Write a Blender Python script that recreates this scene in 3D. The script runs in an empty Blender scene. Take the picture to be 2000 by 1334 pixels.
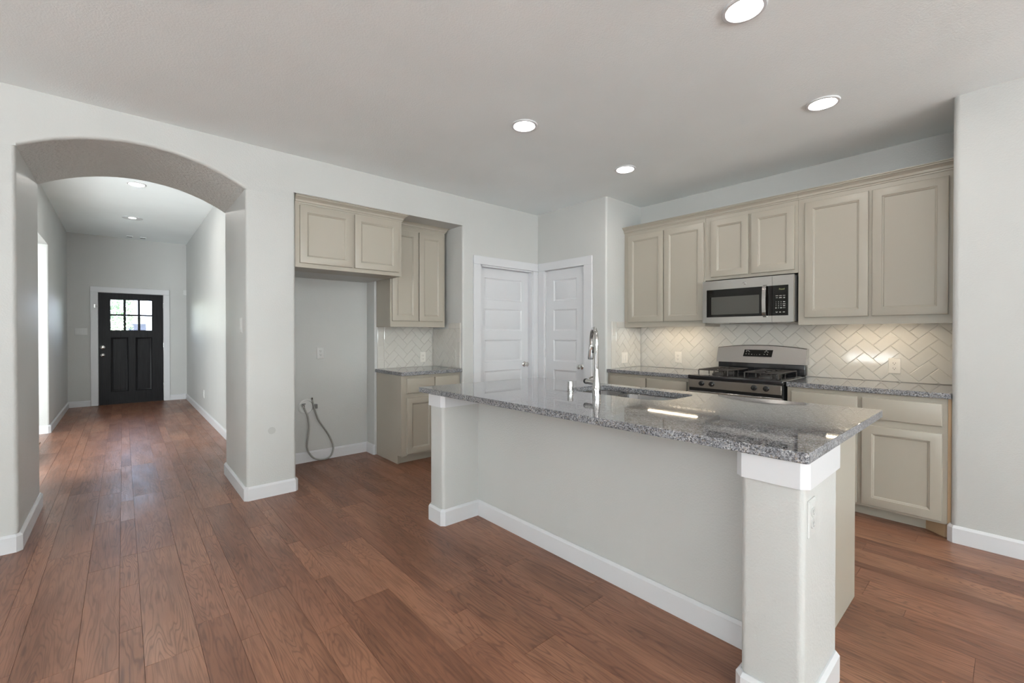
import bpy, bmesh, math, random
from mathutils import Vector, Matrix
random.seed(7)
PI = math.pi
SC = bpy.context.scene
COL = SC.collection

# ------------------------------------------------------------------ camera, world, light, exposure
cam_d = bpy.data.cameras.new('camera'); cam = bpy.data.objects.new('camera', cam_d); COL.objects.link(cam)
cam.location = (0, 0, 1.2834)
cam.rotation_euler = (math.radians(90 - 0.397), 0, math.radians(-40.989))
cam_d.sensor_width = 36.0; cam_d.lens = 861.70 * 36 / 2000
cam_d.shift_x = (1000 - 988.27) / 2000; cam_d.shift_y = (658.45 - 667) / 2000
cam_d.clip_start = 0.02; cam_d.clip_end = 200
SC.camera = cam

SC.view_settings.view_transform = 'Standard'
SC.view_settings.look = 'None'
SC.view_settings.gamma = 1
SC.view_settings.use_curve_mapping = False
SC.view_settings.exposure = 0.14
SC.cycles.max_bounces = 16; SC.cycles.diffuse_bounces = 8; SC.cycles.glossy_bounces = 6; SC.cycles.transparent_max_bounces = 16

world = bpy.data.worlds.new('world'); SC.world = world; world.use_nodes = True
wn = world.node_tree.nodes; wl = world.node_tree.links
bg = wn['Background']
sky = wn.new('ShaderNodeTexSky'); sky.sky_type = 'NISHITA'; sky.sun_disc = False
sky.sun_elevation = math.radians(50); sky.sun_rotation = math.radians(200)
hz = wn.new('ShaderNodeMix'); hz.data_type = 'RGBA'; hz.inputs[0].default_value = .55; hz.inputs[7].default_value = (1, 1, 1, 1)   # thin bright cloud
wl.new(sky.outputs[0], hz.inputs[6]); wl.new(hz.outputs[2], bg.inputs[0]); bg.inputs[1].default_value = 4.2

def area(name, loc, rot, sx, sy, power, color=(1, 1, 1), spread=180):
    d = bpy.data.lights.new(name, 'AREA'); d.shape = 'RECTANGLE'; d.size = sx; d.size_y = sy
    d.energy = power; d.color = color; d.spread = math.radians(spread)
    o = bpy.data.objects.new(name, d); COL.objects.link(o); o.location = loc; o.rotation_euler = rot
    return o
DAY = (0.915, 0.985, 1.0)
# daylight standing in the windows of the living room behind the camera, its patio door, and the side room off the hall
UP = math.radians(74)     # steep upward tilt, added so the lamps light the ceiling directly
area('daylight_rear_window', (0.9, -6.40, 1.30), (PI/2 + UP + math.radians(7), 0, 0), 5.4, 2.2, 1220, DAY)
area('daylight_left_window', (-4.90, -2.2, 1.35), (PI/2 + UP, 0, -PI/2), 5.0, 2.2, 680, DAY)
area('daylight_patio_door', (-4.93, 2.32, 0.46), (PI/2, 0, -PI/2), 0.95, 0.66, 22, DAY)
area('daylight_side_room', (-1.75, 4.80, 1.45), (PI/2 + math.radians(18), 0, math.radians(-18)), 1.5, 2.0, 270, DAY)

# ------------------------------------------------------------------ materials
MATS = {}
class NT:
    def __init__(s, name):
        s.m = bpy.data.materials.new(name); s.m.use_nodes = True
        s.t = s.m.node_tree; s.n = s.t.nodes; s.b = s.n['Principled BSDF']; MATS[name] = s.m
    def new(s, typ, **kw):
        n = s.n.new(typ)
        for k, v in kw.items():
            if hasattr(n, k): setattr(n, k, v)
            else: n.inputs[k.replace('_', ' ')].default_value = v
        return n
    def link(s, a, b): s.t.links.new(a, b)
    def coord(s, scale=(1, 1, 1), kind='Object'):
        tc = s.new('ShaderNodeTexCoord'); mp = s.new('ShaderNodeMapping')
        s.link(tc.outputs[kind], mp.inputs[0]); mp.inputs['Scale'].default_value = scale
        return mp.outputs[0]
    def noise(s, vec, scale, detail=3, rough=.5, dist=0):
        n = s.new('ShaderNodeTexNoise'); s.link(vec, n.inputs['Vector'])
        n.inputs['Scale'].default_value = scale; n.inputs['Detail'].default_value = detail
        n.inputs['Roughness'].default_value = rough; n.inputs['Distortion'].default_value = dist
        return n
    def ramp(s, fac, stops, interp='LINEAR'):
        r = s.new('ShaderNodeValToRGB'); s.link(fac, r.inputs[0]); cr = r.color_ramp; cr.interpolation = interp
        while len(cr.elements) < len(stops): cr.elements.new(0.5)
        for e, (p, c) in zip(cr.elements, stops):
            e.position = p; e.color = (c[0], c[1], c[2], 1) if not isinstance(c, (int, float)) else (c, c, c, 1)
        return r
    def math(s, op, a, b=None):
        n = s.new('ShaderNodeMath'); n.operation = op
        for i, v in enumerate((a, b)):
            if v is None: continue
            if isinstance(v, (int, float)): n.inputs[i].default_value = v
            else: s.link(v, n.inputs[i])
        return n.outputs[0]
    def mix(s, fac, a, b, mode='MIX'):
        n = s.new('ShaderNodeMix'); n.data_type = 'RGBA'; n.blend_type = mode
        for sock, v in ((n.inputs[0], fac), (n.inputs[6], a), (n.inputs[7], b)):
            if isinstance(v, (int, float)): sock.default_value = v
            elif isinstance(v, tuple): sock.default_value = (v[0], v[1], v[2], 1)
            else: s.link(v, sock)
        return n.outputs[2]
    def bump(s, h, strength, dist=0.01, normal=None):
        n = s.new('ShaderNodeBump'); n.inputs['Strength'].default_value = strength; n.inputs['Distance'].default_value = dist
        s.link(h, n.inputs['Height'])
        if normal is not None: s.link(normal, n.inputs['Normal'])
        return n.outputs[0]

def lin(r, g, b):
    f = lambda c: (c/255/12.92 if c/255 <= .04045 else ((c/255+.055)/1.055)**2.4)
    return (f(r), f(g), f(b))

def simple(name, col, rough=.5, metal=0.0, spec=.5, bump=None, coat=0.0):
    t = NT(name); t.b.inputs['Base Color'].default_value = (*col, 1); t.b.inputs['Roughness'].default_value = rough
    t.b.inputs['Metallic'].default_value = metal; t.b.inputs['Specular IOR Level'].default_value = spec
    if coat: t.b.inputs['Coat Weight'].default_value = coat; t.b.inputs['Coat Roughness'].default_value = .05
    if bump:
        sc, st, ds = bump
        n = t.noise(t.coord(), sc, 4, .55); t.link(t.bump(n.outputs[0], st, ds), t.b.inputs['Normal'])
    return t.m

def paint(name, col, rough, scale, strength):
    t = NT(name); c = t.coord()
    big = t.noise(c, 1.6, 2)
    v = t.ramp(big.outputs[0], [(.3, tuple(x*.975 for x in col)), (.7, tuple(x*1.02 for x in col))])
    t.link(v.outputs[0], t.b.inputs['Base Color']); t.b.inputs['Roughness'].default_value = rough
    t.b.inputs['Specular IOR Level'].default_value = .4
    n = t.noise(c, scale, 3, .5, .3)
    r = t.ramp(n.outputs[0], [(.38, 0.0), (.62, 1.0)])
    t.link(t.bump(r.outputs[0], strength, .004), t.b.inputs['Normal'])
    return t.m

M_WALL = paint('wall_paint', (.525, .528, .516), .42, 110, .12)
M_CEIL = paint('ceiling_paint', (.86, .905, .915), .6, 110, .16)
M_SOFF = paint('arch_knockdown_lightened', (.60, .605, .59), .5, 48, .95)  # wall paint with knockdown texture, lightened to stand in for light on the soffit
M_TRIM = simple('trim_white_paint', (.635, .64, .66), .32, bump=(60, .03, .002))
M_CAB = simple('cabinet_taupe_paint', (.378, .345, .289), .36, bump=(90, .03, .002))
M_STEEL = None
t = NT('brushed_steel'); c = t.coord((1, 1, 40))
n = t.noise(c, 3, 1); t.b.inputs['Metallic'].default_value = .9
t.b.inputs['Roughness'].default_value = .20
t.link(t.ramp(n.outputs[0], [(.2, (.50, .48, .455)), (.8, (.53, .51, .485))]).outputs[0], t.b.inputs['Base Color']); M_STEEL = t.m
t = NT('sink_steel'); c = t.coord((160, 8, 8)); n = t.noise(c, 2, 2)
t.b.inputs['Metallic'].default_value = 1; t.b.inputs['Base Color'].default_value = (.34, .34, .345, 1)
t.link(t.ramp(n.outputs[0], [(.3, .16), (.7, .28)]).outputs[0], t.b.inputs['Roughness']); M_SINK = t.m
M_CHROME = simple('chrome', (.56, .55, .545), .06, 1.0, bump=(30, .01, .001))
M_NICKEL = simple('satin_nickel', (.66, .65, .63), .22, 1.0, bump=(60, .02, .001))
M_BLACK = simple('black_enamel', (.012, .012, .014), .16, bump=(40, .02, .001), coat=.4)
M_IRON = simple('cast_iron_black', (.035, .030, .027), .42, bump=(220, .15, .002))
M_GLASSBLK = simple('black_glass', (.008, .007, .006), .06, spec=.3, bump=(5, .004, .001))
M_MWIN = simple('oven_screen_window', (.060, .058, .050), .12, bump=(400, .03, .001), coat=.3)
M_KNOB = simple('black_knob_plastic', (.012, .012, .013), .14, bump=(60, .02, .001))
M_PLATE = simple('white_plastic', (.62, .62, .61), .30, bump=(80, .01, .001))
M_PLATEB = simple('almond_plastic', (.68, .645, .59), .30, bump=(80, .01, .001))
M_SLOT = simple('dark_slot', (.03, .028, .026), .6, bump=(80, .02, .001))
M_PRINT = simple('printed_legend', (.55, .54, .50), .5, bump=(90, .01, .001))
M_LCD = simple('dim_display_print', (.25, .27, .13), .4, bump=(90, .01, .001))
M_TILE = simple('cream_glazed_tile', (.565, .545, .505), .07, bump=(14, .035, .003), coat=.3)
M_GROUT = simple('pale_grout', (.56, .535, .49), .8, bump=(160, .2, .001))
M_HOSE = simple('braided_hose', (.36, .36, .34), .35, .6, bump=(420, .5, .002))
M_BOXPL = simple('frosted_plastic', (.66, .66, .65), .25, bump=(40, .03, .002))
M_GREYPL = simple('grey_metal_bracket', (.22, .22, .22), .4, .6, bump=(80, .05, .001))
M_TAN = simple('raw_wood_filler', (.47, .33, .20), .6, bump=(60, .1, .002))
M_GAP = simple('dark_brown_seam', (.085, .045, .032), .8, bump=(60, .05, .001))  # dark brown base showing in the plank seams, also on the threshold
M_PATCH = simple('wall_scuff', (.44, .44, .425), .5, bump=(60, .1, .001))

def emit(name, col, strength):
    t = NT(name); t.b.inputs['Base Color'].default_value = (*col, 1)
    t.b.inputs['Emission Color'].default_value = (*col, 1); t.b.inputs['Emission Strength'].default_value = strength
    return t.m
M_LENS = emit('lit_lamp_lens', (1.0, .96, .90), 80)
M_LENSH = emit('lit_hall_lens', (1.0, .96, .90), 260)
M_LENS2 = emit('lit_small_lamp', (1.0, .96, .9), 10)
M_LED = emit('warm_light_strip', (1.0, .82, .58), 24)

# granite
def granite(name, rough, coat):
    t = NT(name); c = t.coord()
    n0 = t.noise(c, 170, 3, .6)
    vo = t.new('ShaderNodeTexVoronoi'); vo.feature = 'F1'; vo.inputs['Scale'].default_value = 250; vo.inputs['Randomness'].default_value = 1
    sb = t.new('ShaderNodeVectorMath'); sb.operation = 'SUBTRACT'; sb.inputs[1].default_value = (.5, .5, .5)
    dm = t.new('ShaderNodeVectorMath'); dm.operation = 'ADD'
    sc = t.new('ShaderNodeVectorMath'); sc.operation = 'SCALE'; sc.inputs['Scale'].default_value = .016
    t.link(n0.outputs['Color'], sb.inputs[0]); t.link(sb.outputs[0], sc.inputs[0]); t.link(c, dm.inputs[0]); t.link(sc.outputs[0], dm.inputs[1]); t.link(dm.outputs[0], vo.inputs['Vector'])
    sp = t.new('ShaderNodeSeparateColor'); t.link(vo.outputs['Color'], sp.inputs[0])
    r1 = t.ramp(sp.outputs[0], [(0, (.030, .033, .040)), (.16, (.075, .080, .092)), (.28, (.16, .175, .205)), (.50, (.265, .285, .325)), (.70, (.22, .195, .17)), (.78, (.35, .37, .405)), (.93, (.47, .49, .52))], 'CONSTANT')
    n1 = t.noise(c, 26, 3); n2 = t.noise(c, 420, 2)
    r2 = t.ramp(n1.outputs[0], [(.35, (.84, .80, .77)), (.65, (1.16, 1.1, 1.04))])
    cc = t.mix(1.0, r1.outputs[0], r2.outputs[0], 'MULTIPLY')
    r3 = t.ramp(n2.outputs[0], [(.38, (.62, .62, .62)), (.62, (1.15, 1.15, 1.15))])
    cc = t.mix(.7, cc, r3.outputs[0], 'MULTIPLY')
    t.link(cc, t.b.inputs['Base Color']); t.b.inputs['Roughness'].default_value = rough; t.b.inputs['Specular IOR Level'].default_value = .55
    t.b.inputs['Coat Weight'].default_value = coat; t.b.inputs['Coat Roughness'].default_value = .03
    return t.m
M_GRAN = granite('granite', .035, .3)
M_GRANE = granite('granite_eased_edge', .34, 0)

# hand-scraped wood planks; every plank carries its own random numbers
t = NT('wood_planks')
tc = t.new('ShaderNodeTexCoord'); at = t.new('ShaderNodeAttribute'); at.attribute_name = 'plank'
sp = t.new('ShaderNodeSeparateColor'); t.link(at.outputs['Color'], sp.inputs[0])
off = t.new('ShaderNodeCombineXYZ')
t.link(t.math('MULTIPLY', sp.outputs[0], 37.0), off.inputs[0]); t.link(t.math('MULTIPLY', sp.outputs[1], 91.0), off.inputs[1])
t.link(t.math('MULTIPLY', sp.outputs[2], 13.0), off.inputs[2])
ad = t.new('ShaderNodeVectorMath'); ad.operation = 'ADD'; t.link(tc.outputs['Object'], ad.inputs[0]); t.link(off.outputs[0], ad.inputs[1])
def mp(sx, sy, sz=1):
    m = t.new('ShaderNodeMapping'); m.inputs['Scale'].default_value = (sx, sy, sz); t.link(ad.outputs[0], m.inputs[0]); return m.outputs[0]
nA = t.noise(mp(7.0, .75), 1.0, 3.2, .42, .30)                     # contour field for the cathedral grain
rings = t.math('SINE', t.math('MULTIPLY', nA.outputs[0], 215.0))
rg = t.ramp(t.math('ADD', t.math('MULTIPLY', rings, .5), .5), [(0.0, 1.0), (.14, .50), (.42, 0.0)])
nP = t.noise(mp(80, 4.5), 1.0, 2, .6)                              # fine pores
pr = t.ramp(nP.outputs[0], [(.46, 0.0), (.66, 1.0)])
nB = t.noise(mp(3.0, 1.1), 1.0, 3, .55)                           # cloudy dark smears
nK = t.noise(mp(1.1, .9), 1.0, 2)
gm = t.ramp(nK.outputs[0], [(.36, .40), (.60, 1.0)])               # how strong the grain reads from board to board
base = t.ramp(sp.outputs[0], [(0, (.255, .114, .068)), (.35, (.275, .126, .076)), (.7, (.295, .138, .083)), (1, (.325, .158, .094))])
dark = t.mix(1.0, base.outputs[0], (.36, .31, .29), 'MULTIPLY')
f = t.math('MULTIPLY', t.math('MULTIPLY', rg.outputs[0], gm.outputs[0]), .64)
col = t.mix(f, base.outputs[0], dark)
col = t.mix(t.math('MULTIPLY', pr.outputs[0], .42), col, dark)
sm = t.ramp(nB.outputs[0], [(.34, (.66, .62, .60)), (.55, (1.0, 1.0, 1.0)), (.75, (1.12, 1.10, 1.06))])
col = t.mix(1.0, col, sm.outputs[0], 'MULTIPLY')
t.link(col, t.b.inputs['Base Color'])
nS = t.noise(mp(34, 2.6), 1.0, 2, .5, .2)                         # scrape ripples across the board
nR = t.noise(mp(9, 2), 1.0, 2)
t.link(t.ramp(nR.outputs[0], [(.3, .31), (.7, .41)]).outputs[0], t.b.inputs['Roughness'])
b1 = t.bump(nS.outputs[0], .16, .008); t.link(b1, t.b.inputs['Normal']); t.b.inputs['Specular IOR Level'].default_value = .5
M_FLOOR = t.m

# dark stained front door
t = NT('dark_stained_wood'); c = t.coord((60, 60, 3)); n = t.noise(c, 1.0, 4, .6)
t.link(t.ramp(n.outputs[0], [(.3, (.004, .004, .005)), (.7, (.014, .013, .015))]).outputs[0], t.b.inputs['Base Color'])
t.b.inputs['Roughness'].default_value = .38; t.b.inputs['Specular IOR Level'].default_value = .16; t.link(t.bump(n.outputs[0], .15, .002), t.b.inputs['Normal']); M_DDOOR = t.m

# clear glass that lets daylight through
t = NT('clear_glass'); out = t.n['Material Output']
tr = t.new('ShaderNodeBsdfTransparent'); gl = t.new('ShaderNodeBsdfGlossy'); gl.inputs['Roughness'].default_value = .02
fr = t.new('ShaderNodeFresnel'); fr.inputs['IOR'].default_value = 1.45; ms = t.new('ShaderNodeMixShader')
t.link(fr.outputs[0], ms.inputs[0]); t.link(tr.outputs[0], ms.inputs[1]); t.link(gl.outputs[0], ms.inputs[2]); t.link(ms.outputs[0], out.inputs[0])
M_GLASS = t.m
t = NT('leaf_green'); c = t.coord(); n = t.noise(c, 2.5, 2)
t.link(t.ramp(n.outputs[0], [(.3, (.13, .22, .10)), (.7, (.34, .44, .28))]).outputs[0], t.b.inputs['Base Color']); M_LEAF = t.m
M_BARK = simple('bark', (.12, .09, .06), .9, bump=(20, .5, .02))
M_HOUSE = simple('pale_siding', (.72, .72, .74), .7, bump=(20, .05, .01))
M_ROOF = simple('grey_roof', (.22, .22, .24), .9, bump=(20, .3, .01))
M_HWIN = simple('house_dark_window', (.03, .035, .07), .15, bump=(10, .01, .01))
M_LAWN = simple('lawn', (.16, .22, .09), .9, bump=(20, .4, .02))
M_STEP = simple('stained_step_wood', (.30, .17, .10), .35, bump=(30, .1, .003))

# ------------------------------------------------------------------ mesh helpers
class MB:
    def __init__(s): s.v = []; s.f = []; s.m = []
    def add(s, verts, faces, mat=0):
        o = len(s.v); s.v += [tuple(p) for p in verts]
        for f in faces: s.f.append(tuple(i+o for i in f)); s.m.append(mat)
        return s
    def bm(s, b, mat=0, M=None):
        b.verts.index_update()
        vs = [(M @ v.co if M else v.co) for v in b.verts]
        s.add(vs, [[v.index for v in f.verts] for f in b.faces], mat); b.free(); return s
    def box(s, x0, x1, y0, y1, z0, z1, bev=0, seg=1, mat=0, M=None):
        b = bmesh.new(); bmesh.ops.create_cube(b, size=1)
        for v in b.verts:
            v.co = ((x0+x1)/2 + v.co.x*(x1-x0), (y0+y1)/2 + v.co.y*(y1-y0), (z0+z1)/2 + v.co.z*(z1-z0))
        if bev: bmesh.ops.bevel(b, geom=b.edges[:], offset=bev, segments=seg, affect='EDGES', profile=.5)
        return s.bm(b, mat, M)
    def prism(s, poly, z0, z1, mat=0, bev=0, seg=1, M=None):
        b = bmesh.new(); lo = [b.verts.new((p[0], p[1], z0)) for p in poly]; hi = [b.verts.new((p[0], p[1], z1)) for p in poly]
        n = len(poly)
        for i in range(n): b.faces.new((lo[i], lo[(i+1) % n], hi[(i+1) % n], hi[i]))
        b.faces.new(lo[::-1]); b.faces.new(hi)
        bmesh.ops.recalc_face_normals(b, faces=b.faces[:])
        if bev:
            es = [e for e in b.edges if abs(e.verts[0].co.z - e.verts[1].co.z) < 1e-6]
            bmesh.ops.bevel(b, geom=es, offset=bev, segments=seg, affect='EDGES', profile=.5)
        return s.bm(b, mat, M)
    def extr(s, prof, p0, p1, mat=0):
        """profile given as list of 3-vectors offsets, swept from p0 to p1"""
        n = len(prof); a = [Vector(p0)+Vector(q) for q in prof]; c = [Vector(p1)+Vector(q) for q in prof]
        fs = [(i, (i+1) % n, n+(i+1) % n, n+i) for i in range(n)] + [tuple(range(n))[::-1], tuple(range(n, 2*n))]
        return s.add(a+c, fs, mat)
    def lathe(s, prof, c=(0, 0, 0), axis='z', n=28, mat=0, cap=True, M=None):
        vs = []; fs = []
        for (r, h) in prof:
            for k in range(n):
                a = 2*PI*k/n; u, w = r*math.cos(a), r*math.sin(a)
                p = {'z': (u, w, h), 'y': (u, h, w), 'x': (h, u, w)}[axis]
                vs.append(Vector(p) + Vector(c))
        for i in range(len(prof)-1):
            for k in range(n):
                k2 = (k+1) % n; fs.append((i*n+k, i*n+k2, (i+1)*n+k2, (i+1)*n+k))
        if cap:
            fs.append(tuple(range(n))[::-1]); fs.append(tuple(range((len(prof)-1)*n, len(prof)*n)))
        if M: vs = [M @ v for v in vs]
        return s.add(vs, fs, mat)
    def tube(s, path, r, n=10, mat=0, cap=True):
        P = [Vector(p) for p in path]; rs = r if isinstance(r, (list, tuple)) else [r]*len(P)
        vs = []; fs = []; prev = None
        for i, p in enumerate(P):
            d = (P[min(i+1, len(P)-1)] - P[max(i-1, 0)]).normalized()
            if prev is None:
                a = Vector((0, 0, 1)) if abs(d.z) < .9 else Vector((1, 0, 0)); u = d.cross(a).normalized()
            else: u = (prev - d*prev.dot(d)).normalized()
            prev = u; w = d.cross(u)
            for k in range(n):
                an = 2*PI*k/n; vs.append(p + (u*math.cos(an) + w*math.sin(an))*rs[i])
        for i in range(len(P)-1):
            for k in range(n):
                k2 = (k+1) % n; fs.append((i*n+k, i*n+k2, (i+1)*n+k2, (i+1)*n+k))
        if cap: fs.append(tuple(range(n))[::-1]); fs.append(tuple(range((len(P)-1)*n, len(P)*n)))
        return s.add(vs, fs, mat)
    def rings(s, x0, x1, z0, z1, steps, mat=0, last=True):
        """nested rectangles in an xz face looking along -y: steps = [(inset, y)]"""
        vs = []; fs = []
        for d, y in steps: vs += [(x0+d, y, z0+d), (x1-d, y, z0+d), (x1-d, y, z1-d), (x0+d, y, z1-d)]
        for i in range(len(steps)-1):
            for k in range(4):
                k2 = (k+1) % 4; fs.append((i*4+k, i*4+k2, i*4+4+k2, i*4+4+k))
        if last: j = 4*(len(steps)-1); fs.append((j, j+1, j+2, j+3))
        return s.add(vs, fs, mat)
    def quad(s, a, b, c, d, mat=0): return s.add([a, b, c, d], [(0, 1, 2, 3)], mat)
    def build(s, name, mats, parent=None, smooth=True, angle=40, fix=False):
        me = bpy.data.meshes.new(name); me.from_pydata(s.v, [], s.f)
        if not isinstance(mats, (list, tuple)): mats = [mats]
        for m in mats: me.materials.append(m)
        me.polygons.foreach_set('material_index', s.m)
        if fix:
            b = bmesh.new(); b.from_mesh(me); bmesh.ops.remove_doubles(b, verts=b.verts[:], dist=1e-5)
            bmesh.ops.recalc_face_normals(b, faces=b.faces[:]); b.to_mesh(me); b.free()
        if smooth:
            me.polygons.foreach_set('use_smooth', [True]*len(me.polygons)); me.set_sharp_from_angle(angle=math.radians(angle))
        me.update()
        o = bpy.data.objects.new(name, me); COL.objects.link(o)
        if parent: o.parent = parent
        return o

def tag(o, label, cat, group=None):
    o['label'] = label; o['category'] = cat
    if group: o['group'] = group
    return o
def thing(name, label, cat, loc=(0, 0, 0), rz=0, group=None):
    o = bpy.data.objects.new(name, None); COL.objects.link(o); o.location = loc; o.rotation_euler = (0, 0, rz)
    o.empty_display_size = .05
    return tag(o, label, cat, group)
def struct(o, label=None):
    o['kind'] = 'structure'
    if label: o['label'] = label
    return o
def dup(o, parent=None):
    c = o.copy(); COL.objects.link(c)
    if parent: c.parent = parent
    for ch in list(o.children): dup(ch, c)
    return c

def rounded(poly, radii, seg=6):
    out = []; n = len(poly)
    for i in range(n):
        r = radii.get(i, 0); p = Vector(poly[i]).to_2d()
        if not r: out.append((p.x, p.y)); continue
        a = (Vector(poly[i-1]).to_2d() - p).normalized(); b = (Vector(poly[(i+1) % n]).to_2d() - p).normalized()
        ang = a.angle(b); d = r/math.tan(ang/2); cen = p + (a+b).normalized()*(r/math.sin(ang/2))
        s0 = p + a*d - cen; s1 = p + b*d - cen
        a0 = math.atan2(s0.y, s0.x); a1 = math.atan2(s1.y, s1.x); da = (a1-a0+PI) % (2*PI) - PI
        for k in range(seg+1):
            t_ = a0 + da*k/seg; out.append((cen.x + r*math.cos(t_), cen.y + r*math.sin(t_)))
    return out

C = 2.743; CH = 3.048
YA = 3.857; YB = 4.75; XK = 4.527; XP = 3.872; YP = 2.834; XS = 3.867; YS = 0.25
YD = 10.75; XHL = -.723; XHR = .956; JL = -.47; JR = .713
BR = .022

# ------------------------------------------------------------------ floor
def build_floor():
    mb = MB(); cols = []
    widths = [.0745, .180, .1295]; per = sum(widths)
    x = -.400 - 13*per; k = 0
    fixed = {-.325: [2.364, 3.03+.55, 4.9], .058: [2.19, 3.35, 4.55], -.016: [2.508, 2.95, 3.36, 4.0], .442: [2.431, 3.9], .369: [2.114, 3.34],
             .24: [2.94, 4.3], -.147: [2.25, 3.25, 4.05]}
    rnd = random.Random(11)
    while x < 4.7:
        w = widths[k % 3]; k += 1
        y0, y1 = -6.7, 11.0
        cuts = None
        for fx, c in fixed.items():
            if abs(fx-x) < .02: cuts = c
        ys = []
        if cuts:
            y = cuts[0]
            lo = []
            while y > y0: y -= rnd.uniform(.5, 1.35); lo.append(y)
            ys = lo[::-1] + cuts; y = cuts[-1]
        else:
            y = y0 - rnd.uniform(0, 1.2); ys = [y]
        while y < y1: y += rnd.uniform(.45, 1.45); ys.append(y)
        for a, b in zip(ys[:-1], ys[1:]):
            a, b = max(a, y0), min(b, y1)
            if b-a < .01: continue
            if x > 4.6: continue
            e = .0008; h = .0018; zz = rnd.uniform(-.0004, .0004)
            X0, X1 = x, x+w
            vs = [(X0+.0003, a+.0003, -h), (X1-.0003, a+.0003, -h), (X1-.0003, b-.0003, -h), (X0+.0003, b-.0003, -h),
                  (X0+e, a+e, zz*.0), (X1-e, a+e, 0), (X1-e, b-e, 0), (X0+e, b-e, 0)]
            mb.add(vs, [(4, 5, 6, 7), (0, 1, 5, 4), (1, 2, 6, 5), (2, 3, 7, 6), (3, 0, 4, 7)])
            c = (rnd.random(), rnd.random(), rnd.random(), 1)
            cols += [c]*5
        x += w
    nf = len(mb.f)
    mb.box(-5.3, 4.75, -6.8, 11.0, -.12, -.0021, mat=1)
    cols += [(0, 0, 0, 1)]*(len(mb.f)-nf)
    o = mb.build('floor', [M_FLOOR, M_GAP], smooth=False)
    a = o.data.attributes.new('plank', 'FLOAT_COLOR', 'FACE')
    flat = [v for c in cols for v in c]; a.data.foreach_set('color', flat)
    return struct(o, 'brown hand-scraped wood plank floor')
build_floor()

# ------------------------------------------------------------------ ceilings
mb = MB().box(-5.3, 4.75, -6.8, 3.90, C, C+.12); struct(mb.build('ceiling', M_CEIL, smooth=False), 'pale grey textured kitchen ceiling')
mb = MB().box(-.95, 1.15, 4.745, 10.9, CH, CH+.12); struct(mb.build('ceiling_hall', M_CEIL, smooth=False), 'taller hallway ceiling')
mb = MB().box(-3.0, -.84, 4.74, 8.4, 2.75, 2.85); struct(mb.build('ceiling_side_room', M_CEIL, smooth=False), 'side room ceiling')

# ------------------------------------------------------------------ walls
R_AR = 1.144; XC = (JL+JR)/2; Z_SP = 2.388; Z_AP = 2.558
def arch_z(x, grow=0): return Z_AP - R_AR + math.sqrt(max((R_AR+grow)**2 - (x-XC)**2, 0))
mb = MB()
ZJ = arch_z(JL)
mb.prism(rounded([(-5.3, YA), (JL, YA), (JL, YB), (-5.3, YB)], {1: BR, 2: BR}), 0, ZJ)             # left of the arch
mb.prism([(-5.3, YA), (JL, YA), (JL, YB), (-5.3, YB)], ZJ, 3.16)
mb.prism(rounded([(JR, YA), (1.07, YA), (1.07, YB), (JR, YB)], {0: BR, 1: BR, 3: BR}), 0, ZJ)       # pier between arch and niche
mb.prism(rounded([(JR, YA), (1.07, YA), (1.07, YB), (JR, YB)], {1: BR}), ZJ, 2.44)
mb.prism([(JR, YA), (1.07, YA), (1.07, YB), (JR, YB)], 2.44, 3.16)
NA = 40; xs = [JL + (JR-JL)*i/NA for i in range(NA+1)]; Q = 6
for i in range(NA):
    xa, xb = xs[i], xs[i+1]
    def rowpts(x):
        pts = []
        for q in range(Q+1):
            th = PI/2*q/Q
            g = BR*(1-math.sin(th)); y = YA + BR*(1-math.cos(th))
            pts.append((x, y, arch_z(x) + g))
        return pts
    A, B = rowpts(xa), rowpts(xb)
    mb.quad((xa, YA, 2.75), (xb, YA, 2.75), B[0], A[0])
    for q in range(Q): mb.quad(A[q], B[q], B[q+1], A[q+1], 0)
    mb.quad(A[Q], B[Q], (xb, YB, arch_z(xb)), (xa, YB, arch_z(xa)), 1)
    mb.quad((xb, YB, 3.1), (xa, YB, 3.1), (xa, YB, arch_z(xa)), (xb, YB, arch_z(xb)))
mb.quad((JL, YA, 2.75), (JR, YA, 2.75), (JR, YB, 3.1), (JL, YB, 3.1))
# niche: header, recess behind the fridge space, tiled back, right cheek
mb.prism(rounded([(1.07, YA), (2.74, YA), (2.74, 4.46), (1.07, 4.46)], {}), 2.44, 2.76)
mb.box(1.06, 2.02, 4.19, 4.80, 1.8425, 2.46)
mb.box(1.05, 2.04, 4.645, 4.80, 0, 1.86)
mb.prism(rounded([(2.02, 4.456), (2.90, 4.456), (2.90, 4.80), (2.02, 4.80)], {0: .012}), 0, 2.46)
wp = [(2.74, YA), (2.968, YA), (2.968, 3.99), (2.87, 3.99), (2.87, 4.5), (2.74, 4.5)]
mb.prism(rounded(wp, {0: BR}), 0, 2.44); mb.prism(wp, 2.44, 2.76)
mb.box(2.968, 3.779, YA, 3.99, 2.052, 2.76)                                       # over the left pantry door
mb.box(3.779, XP, YA, 3.99, 0, 2.76)
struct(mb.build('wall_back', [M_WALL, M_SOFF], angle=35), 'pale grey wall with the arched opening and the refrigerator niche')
mb = MB(); mb.box(2.95, 3.80, 3.996, 4.05, 0, 2.1); mb.box(3.995, 4.06, 3.1, 3.78, 0, 2.1)
struct(mb.build('wall_closet', M_WALL))

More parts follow.
